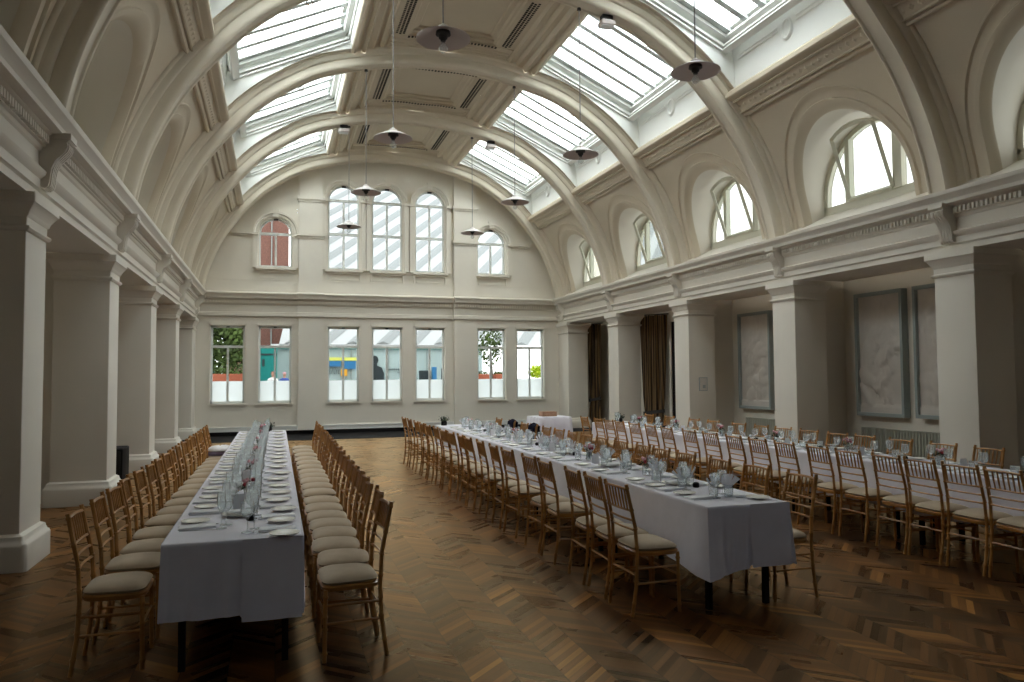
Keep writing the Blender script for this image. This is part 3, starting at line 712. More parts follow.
def radiator(y0, y1, lab):
    t = empty('radiator', (XR-.11, (y0+y1)/2, 0)); tag(t, lab, 'radiator', 'column radiators in the right aisle')
    n = int((y1-y0)/.06); hw = (y1-y0)/2
    for i in range(n):
        yy = -hw+(y1-y0)*(i+.5)/n; MB().rbox(-.045, .045, yy-.018, yy+.018, .08, .68, .012).build('section', 'radiator', t)
    MB().tube([(0, -hw, .16), (0, hw, .16)], .018, 8).tube([(0, -hw, .62), (0, hw, .62)], .018, 8).tube([(0, -hw+.05, 0), (0, -hw+.05, .1)], .015, 6).tube([(0, hw-.05, 0), (0, hw-.05, .1)], .015, 6).build('pipe', 'radiator', t)
radiator(12.55, 13.95, 'grey-green column radiator under the farthest relief')
radiator(8.15, 10.62, 'long grey-green column radiator under the pair of reliefs')
t = empty('wall_plaque', (8.84, 14.27-.075, 1.24)); 
PY = YC(2)-.3
t.location = (8.83, PY-.002, 1.24)
MB().box(-.10, .10, -.018, 0, 0, .29).build('plaque_frame', 'greyframe', t); MB().box(-.085, .085, -.021, -.017, .015, .275).build('plaque_sheet', 'relief', t); MB().box(-.02, .05, -.0225, -.021, .06, .13).build('plaque_emblem', 'greyframe', t)
tag(t, 'small framed plaque on the side of the third right-hand column', 'plaque')
def curtain(a, b, zt, ztie, tw, lab, seed):
    rnd = random.Random(seed); A, B = Vector(a), Vector(b); L = (B-A).length; d = (B-A)/L; nrm = Vector((-d.y, d.x)); NU, NZ = 80, 40; rows = []
    ph = [rnd.uniform(0, 6) for _ in range(4)]
    for i in range(NZ+1):
        z = zt*(1-i/NZ)+.02*(i/NZ); 
        if z > ztie: q = ((z-ztie)/(zt-ztie)); wd = tw+(1-tw)*(q**.55); cen = .5-(.0)*(1-q)
        else: q = (ztie-z)/ztie; wd = tw+.12*min(1, q*3)+.05*q; cen = .5
        row = []
        for j in range(NU+1):
            u = j/NU; s_ = (cen+(u-.5)*wd)*L
            off = .045*math.sin(u*26+ph[0])*(.5+.5*wd)+.025*math.sin(u*47+ph[1]+z*.6)+.015*math.sin(u*11+z*1.5+ph[2])
            p = A+d*s_+nrm*off; row.append((p.x, p.y, z))
        rows.append(row)
    t = empty('curtain', (0, 0, 0)); tag(t, lab, 'curtain', 'brown tied-back curtains')
    MB().rings(rows, cap=False, closed=False).build('drape', 'curtain', t, angle=80)
    c = (A+B)/2; r = L*tw/2+.06
    MB().rings([[(c.x+d.x*r*math.cos(x)+nrm.x*.09*math.sin(x), c.y+d.y*r*math.cos(x)+nrm.y*.09*math.sin(x), zz+.04*math.cos(x)) for x in [2*PI*j/20 for j in range(20)]] for zz in (ztie-.04, ztie+.05)], cap=False).build('tieback', 'darkmetal', t)
    MB().tube([(A.x-d.x*.05, A.y-d.y*.05, zt+.02), (B.x+d.x*.05, B.y+d.y*.05, zt+.02)], .018, 8).build('rail', 'darkmetal', t)
curtain((9.19, 17.92), (9.66, 17.28), 3.14, .62, .62, 'brown striped curtain tied back low beside the dark doorway, nearer of two', 1)
curtain((9.19, 21.35), (9.50, 21.0), 3.14, .85, .62, 'brown striped curtain tied back by the end wall, farther of two', 2)
t = empty('door_1', (XR-.01, 16.72, 0)); st(t, 'dark double-height doorway between curtain and third right-hand column')
MB().box(-.04, 0, -.48, .48, 0, 2.95).build('door_leaf', 'black', t); MB().box(-.07, 0, -.56, -.48, 0, 3.02).box(-.07, 0, .48, .58, 0, 3.02).box(-.07, 0, -.56, .58, 2.95, 3.03).build('door_frame', 'wall', t)
# left aisle
t = empty('wall_cabinet', (-3.31, 11.9, 1.0)); tag(t, 'pale cabinet on the left aisle wall seen between the first two columns', 'cabinet')
MB().rbox(0, .16, -.4, .4, 0, .95, .02).build('casing', 'wall', t); MB().box(.158, .168, -.02, .02, .4, .5).build('catch', 'darkmetal', t)
t = empty('draped_table', (-2.85, 9.2, 0)); tag(t, 'small white-covered table in the left aisle behind the nearest column', 'table')
MB().lathe([(0, .62), (.26, .62), (.28, .60), (.27, .50), (.285, .42), (.28, .41)], n=24).build('cover', 'napkin', t)
for a in range(4):
    c, s_ = math.cos(a*PI/2+.6)*.2, math.sin(a*PI/2+.6)*.2; MB().tube([(c, s_, 0), (c*.9, s_*.9, .6)], .014, 6).build('leg', 'darkmetal', t)
t = empty('loudspeaker', (-2.20, 12.0, 0)); tag(t, 'black box loudspeaker on the floor by the second left-hand column', 'loudspeaker')
MB().rbox(-.2, .2, -.25, .25, .02, .62, .015).build('cabinet', 'black', t); MB().box(-.17, .17, -.262, -.25, .06, .58).build('grille', 'dark', t)
MB().box(-.18, -.14, -.2, .2, 0, .02).box(.14, .18, -.2, .2, 0, .02).build('foot', 'black', t)

# small fittings on ribs
def hook(k, side, off, lab):
    P = min(range(len(SOF)), key=lambda i: abs(SOF[i][0]-off)); x, z = SOF[P]
    t = MB(); r = .045
    ring = [[(sx(side, x)+(r+.01*math.cos(2*PI*j/6))*math.cos(2*PI*i/16), YC(k)+.13+.01*math.sin(2*PI*j/6), z-.05+(r+.01*math.cos(2*PI*j/6))*math.sin(2*PI*i/16)) for j in range(6)] for i in range(16)]
    t.rings(ring, cap=False, loop=True); t.tube([(sx(side, x), YC(k)+.13, z-.01), (sx(side, x), YC(k)+.13, z+.05)], .008, 6)
    tag(t.build('ceiling_hook', 'metalshade'), lab, 'hook', 'ring hooks under the ribs')
for k in (1, 2, 3):
    for side in (-1, 1): hook(k, side, 2.75, 'small ring hook under the %s half of the rib above the %s columns' % ('right' if side > 0 else 'left', where[k]))
def spot(k, side, off, lab):
    P = min(range(len(SOF)), key=lambda i: abs(SOF[i][0]-off)); x, z = SOF[P]
    t = empty('floodlight_fitting', (sx(side, x), YC(k)+.02, z-.01)); tag(t, lab, 'light fitting', 'small floodlights under the ribs')
    MB().rbox(-.12, .12, -.10, .10, -.15, -.06, .015).build('housing', 'metalshade', t); MB().box(-.10, .10, -.08, .08, -.158, -.149).build('lens', 'card', t)
    MB().box(-.09, .09, -.06, .06, -.06, .03).build('bracket', 'darkmetal', t)
spot(1, 1, 1.98, 'small white floodlight under the right half of the nearest fully seen rib')
spot(3, 1, 1.98, 'small white floodlight under the right half of the fourth rib')
spot(3, -1, 1.7, 'small white floodlight under the left half of the fourth rib')

# ------------------------------------------------------------------ pendant lamps
def lamp():
    t = empty('pendant_lamp', (0, 0, 0))
    MB().tube([(0, 0, .13), (0, 0, 2.40)], .008, 6).build('flex', 'cable', t)
    MB().lathe([(.055, .13), (.07, .10), (.19, .045), (.285, .0), (.288, -.006), (.28, -.004), (.19, .035), (.10, .07), (.0, .08)], n=32).build('shade', 'metalshade', t)
    MB().lathe([(0, .16), (.02, .155), (.035, .14), (.05, .125), (.07, .104), (.13, .078), (.2, .0455), (.285, .004)], n=32).build('shade_top', 'shadetop', t)
    MB().lathe([(0, .08), (.075, .075), (.08, .04), (.05, .03), (.045, .0), (.03, -.01), (.026, -.03), (0, -.03)], n=20).build('lamp_holder', 'darkmetal', t)
    MB().lathe([(.0, -.035), (.022, -.04), (.03, -.06), (.045, -.08), (.05, -.105), (.042, -.13), (.02, -.147), (0, -.15)], n=16).build('bulb', 'ware', t)
    MB().lathe([(0, 2.42), (.03, 2.415), (.035, 2.38), (.0, 2.375)], n=10).build('ceiling_cup', 'darkmetal', t)
    return t
L0 = lamp()
for k in range(4):
    for side, zc in ((-1, 5.15), (1, 5.15)):
        o = L0 if (k == 0 and side == -1) else copy_tree(L0, (0, 0, 0), 0)
        o.location = (XC + (1.46 if side > 0 else -1.56), YC(k), zc)
        tag(o, 'pendant lamp with a flat grey dish shade, %s in the %s row' % (['nearest', 'second nearest', 'third nearest', 'farthest'][k], 'left' if side < 0 else 'right'), 'pendant lamp', 'dish pendant lamps in two rows')

# ------------------------------------------------------------------ chairs
def bamboo(pts, r, nodes, n=8):
    """tube through pts with turned rings"""
    P = [Vector(p) for p in pts]; S = [0]
    for i in range(1, len(P)): S.append(S[-1]+(P[i]-P[i-1]).length)
    def at(s):
        for i in range(1, len(P)):
            if s <= S[i]+1e-9: t = (s-S[i-1])/(S[i]-S[i-1]); return P[i-1].lerp(P[i], max(0, min(1, t)))
        return P[-1]
    st_ = sorted(set([0, S[-1]] + S[1:-1] + [min(max(S[-1]*f+e, 0), S[-1]) for f in nodes for e in (-.009, -.003, .003, .009)]))
    rr = []
    for s in st_:
        d = min([abs(s-S[-1]*f) for f in nodes] + [9]); rr.append(r*1.32 if d < .004 else r)
    return [tuple(at(s)) for s in st_], rr
def chair(full):
    t = empty('banquet_chair')
    # seat
    def trap(z, e, k=6):
        pts = []
        cr = .08
        cs = [(.128+e, -.190-e), (.128+e, .190+e), (-.195-e, .168+e), (-.195-e, -.168-e)]
        for i in range(4):
            p, a, b = Vector(cs[i]), Vector(cs[i-1]), Vector(cs[(i+1) % 4])
            u, v = (a-p).normalized()*cr, (b-p).normalized()*cr
            for j in range(5):
                q = j/4; w = p+u*(1-q)**2+v*q**2; pts.append((w.x, w.y, z))
        return pts
    MB().rings([trap(.385, -.012), trap(.39, 0), trap(.412, .004), trap(.42, -.006)]).build('seat_frame', 'gold', t)
    MB().rings([trap(.42, -.014), trap(.426, -.004), trap(.436, .0), trap(.447, -.008), trap(.457, -.024), trap(.465, -.045), trap(.471, -.068)] + [[(-.033+(x+.033)*f, y*f, z) for x, y, _ in trap(0, -.068)] for f, z in ((.7, .4745), (.35, .4765), (.03, .477))]).build('cushion', 'cushion', t)
    for s_ in (-1, 1):
        m = MB(); p, r = bamboo([(-.235, s_*.168, 0), (-.205, s_*.172, .2), (-.195, s_*.172, .40), (-.205, s_*.168, .58), (-.262, s_*.158, .858), (-.264, s_*.158, .868)], .0125, (.1, .26, .38, .52, .66, .8, .97)); m.tube(p, r, 8); m.build('leg', 'gold', t)
        m = MB(); p, r = bamboo([(.118, s_*.175, 0), (.112, s_*.170, .40)], .0125, (.12, .45, .62, .9)); m.tube(p, r, 8); m.build('leg', 'gold', t)
    def bx(z): return -.205-.057*max(0, (z-.58)/.28)
    rails = [(.835, .009), (.695, .008), (.630, .0075), (.565, .0075)]
    spd = [(-.128+.256*i/6) for i in range(7)]
    strs = [((-.207, s_*.17, .21), (.115, s_*.173, .21)) for s_ in (-1, 1)] + [((-.2, s_*.17, .31), (.113, s_*.171, .31)) for s_ in (-1, 1)] + [((-.203, -.17, .27), (-.203, .17, .27)), ((.115, -.172, .25), (.115, .172, .25))]
    def railmesh(m, z, r):
        ps = [(bx(z)-.012*math.cos(PI*y/.33), y, z+(.006*math.cos(PI*y/.33) if z > .8 else 0)) for y in [(-.16+.32*i/8) for i in range(9)]]; m.tube(ps, [r*1.3 if i in (0, 8) else r for i in range(9)], 6)
    def spind(m, y): m.tube([(bx(.835)-.008, y*1.03, .835), (bx(.77)-.01, y*1.02, .77), (bx(.695)-.010, y, .695)], [.0055, .0075, .0055], 6)
    if full:
        for i, (z, r) in enumerate(rails): m = MB(); railmesh(m, z, r); m.build('top_rail' if i == 0 else 'back_rail', 'gold', t)
        for y in spd: m = MB(); spind(m, y); m.build('spindle', 'gold', t)
        for a, b in strs: MB().tube([a, b], .0075, 6).build('stretcher', 'gold', t)
    else:
        m = MB()
        for z, r in rails: railmesh(m, z, r)
        for y in spd: spind(m, y)
        m.build('back_rails', 'gold', t)
        m = MB()
        for a, b in strs: m.tube([a, b], .0075, 5)
        m.build('stretchers', 'gold', t)
    return t
CF, CN = chair(True), chair(False)
used = {}
def put_chair(x, y, rz, row, i, near):
    p = CF if near else CN
    if near not in used: used[near] = 1; o = p; o.location = (x, y, 0); o.rotation_euler = (0, 0, rz)
    else: o = copy_tree(p, (x, y, 0), rz)
    tag(o, 'gilded bamboo-style chair, %s from the near end, %s' % (ORD[i], row), 'chair', 'gilded chairs, ' + row)
    return o
rows = [
 ('left side of left table', -.79, 0, [4.82+.478*i+(.04 if i % 3 == 1 else 0) for i in range(17)], .09, -1),
 ('right side of left table', .395, PI, [4.60, 5.02, 5.42, 5.80, 6.16, 6.53, 6.94, 7.36, 7.87, 8.31, 8.75, 9.16, 9.58, 10.1, 10.6, 11.1, 11.7, 12.3, 12.9], .04, 1),
 ('left side of middle table', 2.51, 0, [1.035*v for v in (4.60, 5.0, 5.37, 6.0, 6.44, 7.07, 7.51, 8.06, 8.58, 8.98, 9.47, 9.95, 10.48, 11.0, 11.48, 11.97, 12.64, 13.13)], .0, -1),
 ('right side of middle table', 3.50, PI, [1.035*v for v in (4.58, 5.13, 5.64, 6.17, 6.62, 7.04, 7.55, 8.05, 8.5, 8.92, 9.41, 9.88, 10.45, 10.85, 11.48, 12.2)], .0, 1),
 ('left side of right table', 5.56, 0, [1.035*v for v in (4.23, 4.61, 4.98, 5.35, 5.80, 6.22, 6.72, 7.2, 7.65, 8.14, 8.65, 9.2, 9.68, 10.21, 10.67, 11.1, 11.5, 12.05)], .0, -1),
 ('right side of right table', 6.48, PI, [1.035*v for v in (5.53, 6.03, 6.58, 7.12, 7.52, 8.05, 8.55, 9.06, 9.57, 10.25, 10.8, 11.6, 12.35)], .0, 1)]
rnd = random.Random(3)
for row, x, rz, ys, tilt, s_ in rows:
    for i, y in enumerate(ys):
        xx = x + tilt*(y-ys[0])/9 + rnd.uniform(-.012, .012)
        o = put_chair(xx, y, rz + rnd.uniform(-.05, .05), row, i, y < 8.2)

# ------------------------------------------------------------------ tables
TZ = .715
def wave(s, z): return (math.sin(s*7.1)+.6*math.sin(s*12.7+1.3)+.4*math.sin(s*23))/2
def table(x0, x1, y0, y1, rz, tname, seam, hems, swing, ear=.012):
    nt_ = 5; L = (y1-y0)/nt_
    cx = (x0+x1)/2
    R = Matrix.Rotation(rz, 4, 'Z')
    def W(x, y): v = R @ Vector((x-cx, y-y0, 0)); return (v.x+cx, v.y+y0)
    for i in range(nt_):
        px, py = W(cx, y0+L*(i+.5))
        t = empty('folding_table', (px, py, 0), rz); tag(t, 'black-legged folding table, %s from the near end of the %s' % (ORD[i], tname), 'table', 'folding tables under the ' + tname + ' cloth')
        hw = (x1-x0)/2-.012; hl = L/2-.008
        MB().rbox(-hw, hw, -hl, hl, TZ-.035, TZ-.006, .004).build('tabletop', 'dark', t)
        for sx_ in (-1, 1):
            for sy in (-1, 1):
                MB().box(sx_*(hw-.08)-.018, sx_*(hw-.08)+.018, sy*(hl-.14)-.018, sy*(hl-.14)+.018, 0, TZ-.03).build('leg', 'black', t)
    # cloth: top and skirt in one sheet
    hw = (x1-x0)/2; hl = (y1-y0); per = []
    def add(ax, ay, bx_, by, n, nx, ny, tagn):
        for i in range(n): q = i/n; per.append((ax+(bx_-ax)*q, ay+(by-ay)*q, nx, ny, tagn, q))
    r = .02
    add(-hw, 0, hw, 0, 46, 0, -1, 'f'); add(hw, 0, hw, hl, 150, 1, 0, 'r'); add(hw, hl, -hw, hl, 46, 0, 1, 'b'); add(-hw, hl, -hw, 0, 150, -1, 0, 'l')
    rows_ = []
    ztop = TZ+.004
    levels = [0, .006, .02, .06, .12, .2, .28, .36, 1.0]
    n = len(per); rr = []
    for li, lv in enumerate([-1]+levels):
        ring = []
        for i, (x, y, nx, ny, tg, q) in enumerate(per):
            s = i/n*2*(2*hw+2*hl)
            c = min(1, min(q, 1-q)*12) if tg in 'fb' else min(1, min(q, 1-q)*60)
            drop = hems(tg, q)
            d = max(0, lv) if lv < 1 else drop
            if lv < 1: d = min(d, drop)
            f = (d/.42)
            am = (.008 if tg in 'lr' else .010)*f*(1+.3*math.sin(s*3))
            o = .006 + am*(1+wave(s, 0)) + swing(tg, q)*f
            corner = (1-c)
            ox, oy = nx*o, ny*o
            if lv == -1: ox, oy = -nx*.03, -ny*.03; z = ztop+.0005
            else: z = ztop-d
            if lv == 0: ox, oy = -nx*.004, -ny*.004; z = ztop
            if corner > 0 and lv > 0:      # ears at the corners
                px_, py_ = (1 if x > 0 else -1), (1 if y > hl/2 else -1); e = corner*ear*f
                ox += px_*e*(1 if tg in 'fb' else .2); oy += py_*e*(1 if tg in 'lr' else .2)
            wx, wy = W(cx+x+ox, y0+y+oy); ring.append((wx, wy, z))
        rr.append(ring)
    m = MB(); m.rings(rr, cap=False)
    N_ = 24; b0 = len(m.v)       # top
    a = [W(cx-hw+.004, y0+.004+(hl-.008)*i/N_) for i in range(N_+1)]; b = [W(cx+hw-.004, y0+.004+(hl-.008)*i/N_) for i in range(N_+1)]
    m.rings([[(p[0], p[1], ztop+.0005) for p in a], [(p[0], p[1], ztop+.0005) for p in b]], cap=False, closed=False)
    o = m.build('tablecloth', 'cloth', angle=60)
    tag(o, 'long white cloth covering the %s, hanging in soft folds' % tname, 'tablecloth')
    # lapped edge on the front
    if seam is not None:
        m = MB(); rows2 = []
        for i in range(10):
            q = seam + (1-seam)*i/9*.985; col = []
            for j in range(9):
                d = (hems('f', q)+.012)*j/8; f = d/.42; s = q*2*hw
                oo = .012 + .006*f*(1+wave(s*2, 0)) + .008; x = -hw+2*hw*q
                wx, wy = W(cx+x, y0-oo-swing('f', q)*f-.012*f); col.append((wx, wy, ztop+.002-d))
            rows2.append(col)
        m.rings(rows2, cap=False, closed=False); pnl = m.build('overlapping_cloth_end', 'cloth', o, angle=70)
    return W
def hem1(tg, q):
    if tg == 'f': return (.41-.025*abs(q-.3)) if q < .56 else .425
    return .42+.01*math.sin(q*40)
def hem2(tg, q):
    if tg == 'f': return .47-.10*q if q < .5 else .405
    if tg == 'l': return .42+.04*max(0, q-.93)/.07
    return .42+.01*math.sin(q*40)
def sw0(tg, q): return -.004
def sw2(tg, q):
    if tg == 'f': return .05*max(0, 1-q*4)
    if tg == 'l': return .05*max(0, (q-.93)/.07)
    return .01
TX = {}
W1 = table(-.56, .165, 4.40, 13.1, -.004, 'left table', .56, hem1, sw0)
W2 = table(2.75, 3.385, 4.42, 13.45, -.006, 'middle table', .5, hem2, sw2, .035)
W3 = table(5.68, 6.34, 3.95, 13.0, 0, 'right table', None, hem1, sw0)

# ------------------------------------------------------------------ table ware (one of each, then copied)
def place(proto, key, x, y, z, rz, label, cat, group):
    if key not in used: used[key] = 1; o = proto; o.location = (x, y, z); o.rotation_euler = (0, 0, rz)
    else: o = copy_tree(proto, (x, y, z), rz)
    tag(o, label, cat, group); return o
plate = MB().lathe([(0, .004), (.045, .004), (.05, .006), (.082, .014), (.084, .017), (.080, .018), (.05, .010), (.045, .008), (0, .008)], n=24).build('side_plate', 'plate')
def napk():
    m = MB(); m.rbox(-.105, .105, -.055, .055, 0, .007, .003); m.rbox(-.10, .103, -.052, .05, .006, .013, .003); return m.build('folded_napkin', 'napkin')
napkin = napk()
def knife_():
    m = MB(); m.rings([[(x, -.004, .0), (x, .004, .0), (x, .004, .004), (x, -.004, .004)] for x in (-.10, -.01)]); m.rings([[(-.01, -.005, .001), (-.01, .007, .001), (-.01, .007, .003), (-.01, -.005, .003)], [(.09, -.005, .001), (.09, .007, .001), (.09, .007, .0025), (.09, -.005, .0025)], [(.108, -.003, .001), (.108, 0, .001), (.108, 0, .002), (.108, -.003, .002)]]); return m.build('table_knife', 'steel')
def fork_():
    m = MB(); m.rings([[(x, -.0035, 0), (x, .0035, 0), (x, .0035, .003), (x, -.0035, .003)] for x in (-.10, .035)]); m.rings([[(x, -w, .001), (x, w, .001), (x, w, .004), (x, -w, .004)] for x, w in ((.035, .004), (.05, .011), (.06, .011))])
    for y in (-.009, -.003, .003, .009): m.box(.06, .10, y-.0015, y+.0015, .002, .004)
    return m.build('table_fork', 'steel')
knife, fork = knife_(), fork_()
goblet = MB().lathe([(0, .002), (.034, .003), (.033, .006), (.006, .010), (.004, .03), (.004, .075), (.008, .085), (.028, .10), (.039, .125), (.038, .15), (.033, .178), (.0315, .178), (.036, .15), (.037, .125), (.026, .103), (.0, .09)], n=16).build('wine_glass', 'ware')
flute = MB().lathe([(0, .002), (.03, .003), (.03, .005), (.005, .009), (.0035, .03), (.0035, .09), (.010, .10), (.022, .13), (.025, .17), (.022, .215), (.0205, .215), (.0235, .17), (.020, .132), (0, .105)], n=14).build('champagne_flute', 'ware')
tumbler = MB().lathe([(0, .003), (.027, .002), (.031, .01), (.036, .09), (.0345, .09), (.03, .014), (0, .012)], n=14).build('tumbler', 'ware')
def fan_():
    m = MB()
    for i in range(7):
        a = (i-3)*.26; w = .016
        m.rings([[(-w*.5, y, .0), (w*.5, y, .0)] for y in (-.003, .003)], cap=False)
        b = Vector((math.sin(a), 0, math.cos(a))); s_ = Vector((math.cos(a), 0, -math.sin(a)))
        p0, p1 = Vector((0, (-1)**i*.006, .05)), Vector((0, (-1)**i*.012, .05))+b*.105
        m.quad(tuple(p0-s_*.006), tuple(p0+s_*.006), tuple(p1+s_*.012), tuple(p1-s_*.010))
    return m.build('fanned_napkin', 'napkin')
fan = fan_()
inner = [('left side of left table', -.56, 1, 'flute'), ('right side of left table', .165, -1, 'flute'), ('left side of middle table', 2.75, 1, 'goblet'), ('right side of middle table', 3.385, -1, 'goblet'), ('left side of right table', 5.68, 1, 'goblet'), ('right side of right table', 6.34, -1, 'goblet')]
Z0 = TZ+.0055
rnd = random.Random(11)
for (row, xe, d, gl), (_, _, _, ys, _, _) in zip(inner, rows):
    W_ = W1 if 'left table' in row else (W2 if 'middle' in row else W3)
    T2 = 'middle' in row; T3 = 'right table' in row
    ylist = list(ys)
    if not T3: ylist = ylist
    for i, y in enumerate(ylist):
        y = max(y, 4.55); 
        if y > 12.95: continue
        pos = lambda inx, dy: W_(xe+d*inx, y+dy)
        who = 'at the %s place from the near end, %s' % (ORD[i], row)
        j = lambda a: rnd.uniform(-a, a)
        x_, y_ = pos(.14+j(.015), j(.015)); place(napkin, 'n', x_, y_, Z0, j(.12) + (0 if d > 0 else PI), 'folded white napkin ' + who, 'napkin', 'folded napkins, ' + row)
        x_, y_ = pos(.115+j(.02), d*.165+j(.015)); place(plate, 'p', x_, y_, Z0, 0, 'cream side plate ' + who, 'plate', 'side plates, ' + row)
        near = y < 9.5
        x_, y_ = pos(.15, -d*.095+j(.01)); place(knife, 'k', x_, y_, Z0, j(.08)+(0 if d > 0 else PI), 'steel knife ' + who, 'knife', 'knives, ' + row)
        x_, y_ = pos(.15, d*.078+j(.01)); place(fork, 'f', x_, y_, Z0, j(.08)+(0 if d > 0 else PI), 'steel fork ' + who, 'fork', 'forks, ' + row)
        if gl == 'flute':
            x_, y_ = pos(.27+j(.01), -d*.07+j(.02)); place(flute, 'fl', x_, y_, Z0, 0, 'clear champagne flute ' + who, 'glass', 'champagne flutes, ' + row)
            x_, y_ = pos(.30+j(.01), d*.03+j(.02)); place(goblet, 'g', x_, y_, Z0, 0, 'clear wine glass ' + who, 'glass', 'wine glasses, ' + row)
        else:
            x_, y_ = pos(.245+j(.01), -d*.08+j(.02)); place(goblet, 'g', x_, y_, Z0, 0, 'clear wine glass ' + who, 'glass', 'wine glasses, ' + row)
            x_, y_ = pos(.27+j(.01), d*.03+j(.02)); place(tumbler, 't', x_, y_, Z0, 0, 'clear tumbler ' + who, 'tumbler', 'tumblers, ' + row)
            if T2: place(fan, 'fan', x_, y_, Z0+.01, j(.6), 'fanned napkin ' + who, 'napkin', 'fanned napkins, ' + row)
# things down the middle of the tables
def vase():
    t = empty('flower_vase')
    MB().lathe([(0, .003), (.03, .002), (.034, .02), (.03, .07), (.034, .09), (.032, .09), (.028, .07), (.03, .02), (0, .012)], n=14).build('glass_vase', 'ware', t)
    s_ = MB(); fl = MB(); wf = MB(); lf = MB(); r = random.Random(5)
    for i in range(7):
        a, q = r.uniform(0, 6.3), r.uniform(.01, .045); p = (q*math.cos(a), q*math.sin(a), .12+r.uniform(0, .035)); s_.tube([(0, 0, .02), p], .0018, 4)
        (fl if i % 2 else wf).ball(p, .014, 8)
    for i in range(24): lf.leaf((r.uniform(-.04, .04), r.uniform(-.04, .04), r.uniform(.09, .13)), .014)
    s_.build('stem', 'leaf', t); fl.build('red_blossom', 'red', t); wf.build('pale_blossom', 'pinkpetal', t); lf.build('foliage', 'leaf', t)
    return t
def card_():
    t = MB(); t.rings([[(-.035, -.024, 0), (.035, -.024, 0)], [(-.035, 0, .095), (.035, 0, .095)], [(-.035, .024, 0), (.035, .024, 0)]], cap=False, closed=False); return t.build('menu_card', 'card', smooth=False)
def bread_():
    t = empty('bread_plate'); MB().lathe([(0, .004), (.06, .004), (.11, .016), (.112, .02), (.10, .018), (.06, .010), (0, .010)], n=24).build('dish', 'plate', t)
    MB().rbox(-.075, .075, -.055, .055, .012, .034, .01).build('folded_cloth', 'card', t); return t
def pot_():
    return MB().lathe([(0, 0), (.022, 0), (.025, .006), (.025, .03), (.02, .036), (.012, .04), (0, .041)], n=12).build('condiment_pot', 'black')
V0, K0, B0, P0_ = vase(), card_(), bread_(), pot_()
vi = 0
for W_, cx, y0, y1, nm in ((W1, -.20, 5.1, 12.9, 'left table'), (W2, 3.07, 5.35, 12.9, 'middle table'), (W3, 6.01, 5.0, 12.4, 'right table')):
    n = 6
    for i in range(n):
        y = y0+(y1-y0)*i/n
        x_, y_ = W_(cx+.03, y+.62); place(V0, 'v', x_, y_, Z0, i*1.1, 'small glass vase of dark red and pale flowers, %s along the %s' % (ORD[i], nm), 'vase', 'flower vases')
        x_, y_ = W_(cx-.02, y+.34); place(K0, 'kc', x_, y_, Z0, .1*(i % 3), 'white tent menu card, %s from the near end of the %s' % (ORD[i], nm), 'card', 'menu cards')
        x_, y_ = W_(cx+.0, y+.05); place(B0, 'b', x_, y_, Z0, .2*i, 'cream dish with a folded cloth, %s from the near end of the %s' % (ORD[i], nm), 'dish', 'bread dishes')
        x_, y_ = W_(cx+.07, y-.14); place(P0_, 'pp', x_, y_, Z0, 0, 'little black condiment pot, %s from the near end of the %s' % (ORD[i], nm), 'pot', 'condiment pots')
def greenery(x, y, lab, seed):
    t = empty('table_arrangement', (x, y, Z0)); tag(t, lab, 'flower arrangement'); r = random.Random(seed); m = MB()
    MB().lathe([(0, 0), (.05, 0), (.055, .04), (.045, .09), (.0, .09)], n=14).build('pot', 'black', t)
    random.seed(seed)
    for i in range(110): m.leaf((r.gauss(0, .04), r.gauss(0, .04), .08+abs(r.gauss(0, .035))), .02)
    m.build('foliage', 'leaf', t)
greenery(*W1(-.10, 12.95), 'dark leafy arrangement at the far end of the left table', 4)
greenery(*W2(2.86, 13.25), 'dark leafy arrangement at the far end of the middle table', 5)
greenery(*W3(6.05, 12.6), 'dark leafy arrangement at the far end of the right table', 6)

# odd things on chairs
t = empty('folded_coat', (-.74, 11.97, .468)); tag(t, 'white and purple-grey coat folded on a chair, far left side of left table', 'coat')
def lump(m, ax, ay, z0, z1, seed, n=18):
    r = random.Random(seed); ph = [r.uniform(0, 6) for _ in range(3)]; rings = []
    for i in range(6):
        q = i/5; f = math.cos(q*PI/2*.98)**.6; rings.append([(ax*f*(1+.1*math.sin(3*a+ph[0]))*math.cos(a), ay*f*(1+.08*math.sin(4*a+ph[1]))*math.sin(a), z0+(z1-z0)*math.sin(q*PI/2)*(1+.15*math.sin(2*a+ph[2]))) for a in [2*PI*j/n for j in range(n)]])
    m.rings(rings); return m
lump(MB(), .20, .20, 0, .07, 1).build('dark_lining', 'purple', t, angle=70); lump(MB(), .17, .18, .06, .13, 2).build('white_sleeve', 'napkin', t, angle=70)
def jacket(x, y, lab):
    t = MB(); prof = []
    for i in range(14):
        a = PI*i/13; prof.append((a, ))
    rows_ = []
    for i in range(15):
        q = i/14; ang = q*PI; 
        # over the rail: down the back, across, down the front
        if q < .4: u, z = -.03-.03*math.sin(q*8), .56+(.86-.56)*(q/.4)
        elif q < .6: a = (q-.4)/.2*PI; u, z = -.04*math.cos(a), .865+.03*math.sin(a)
        else: u, z = .035+.02*math.sin(q*9), .86-(.86-.62)*((q-.6)/.4)
        rows_.append([(u+.012*math.sin(j*1.7), (-.165+.33*j/12)*(1.0-.25*max(0, (z-.78)/.1)), z-.02-.03*abs(j-6)/6) for j in range(13)])
    t.rings(rows_, cap=False, closed=False); o = t.build('jacket', 'jacket', angle=80, loc=(x, y, 0)); md = o.modifiers.new('thickness', 'SOLIDIFY'); md.thickness = .015
    tag(o, lab, 'jacket')
jacket(3.765, 1.035*10.45, 'black jacket hung over a chair back, right side of middle table near the serving table')
jacket(3.765, 1.035*11.48, 'black jacket hung over the second farthest chair back, right side of middle table')

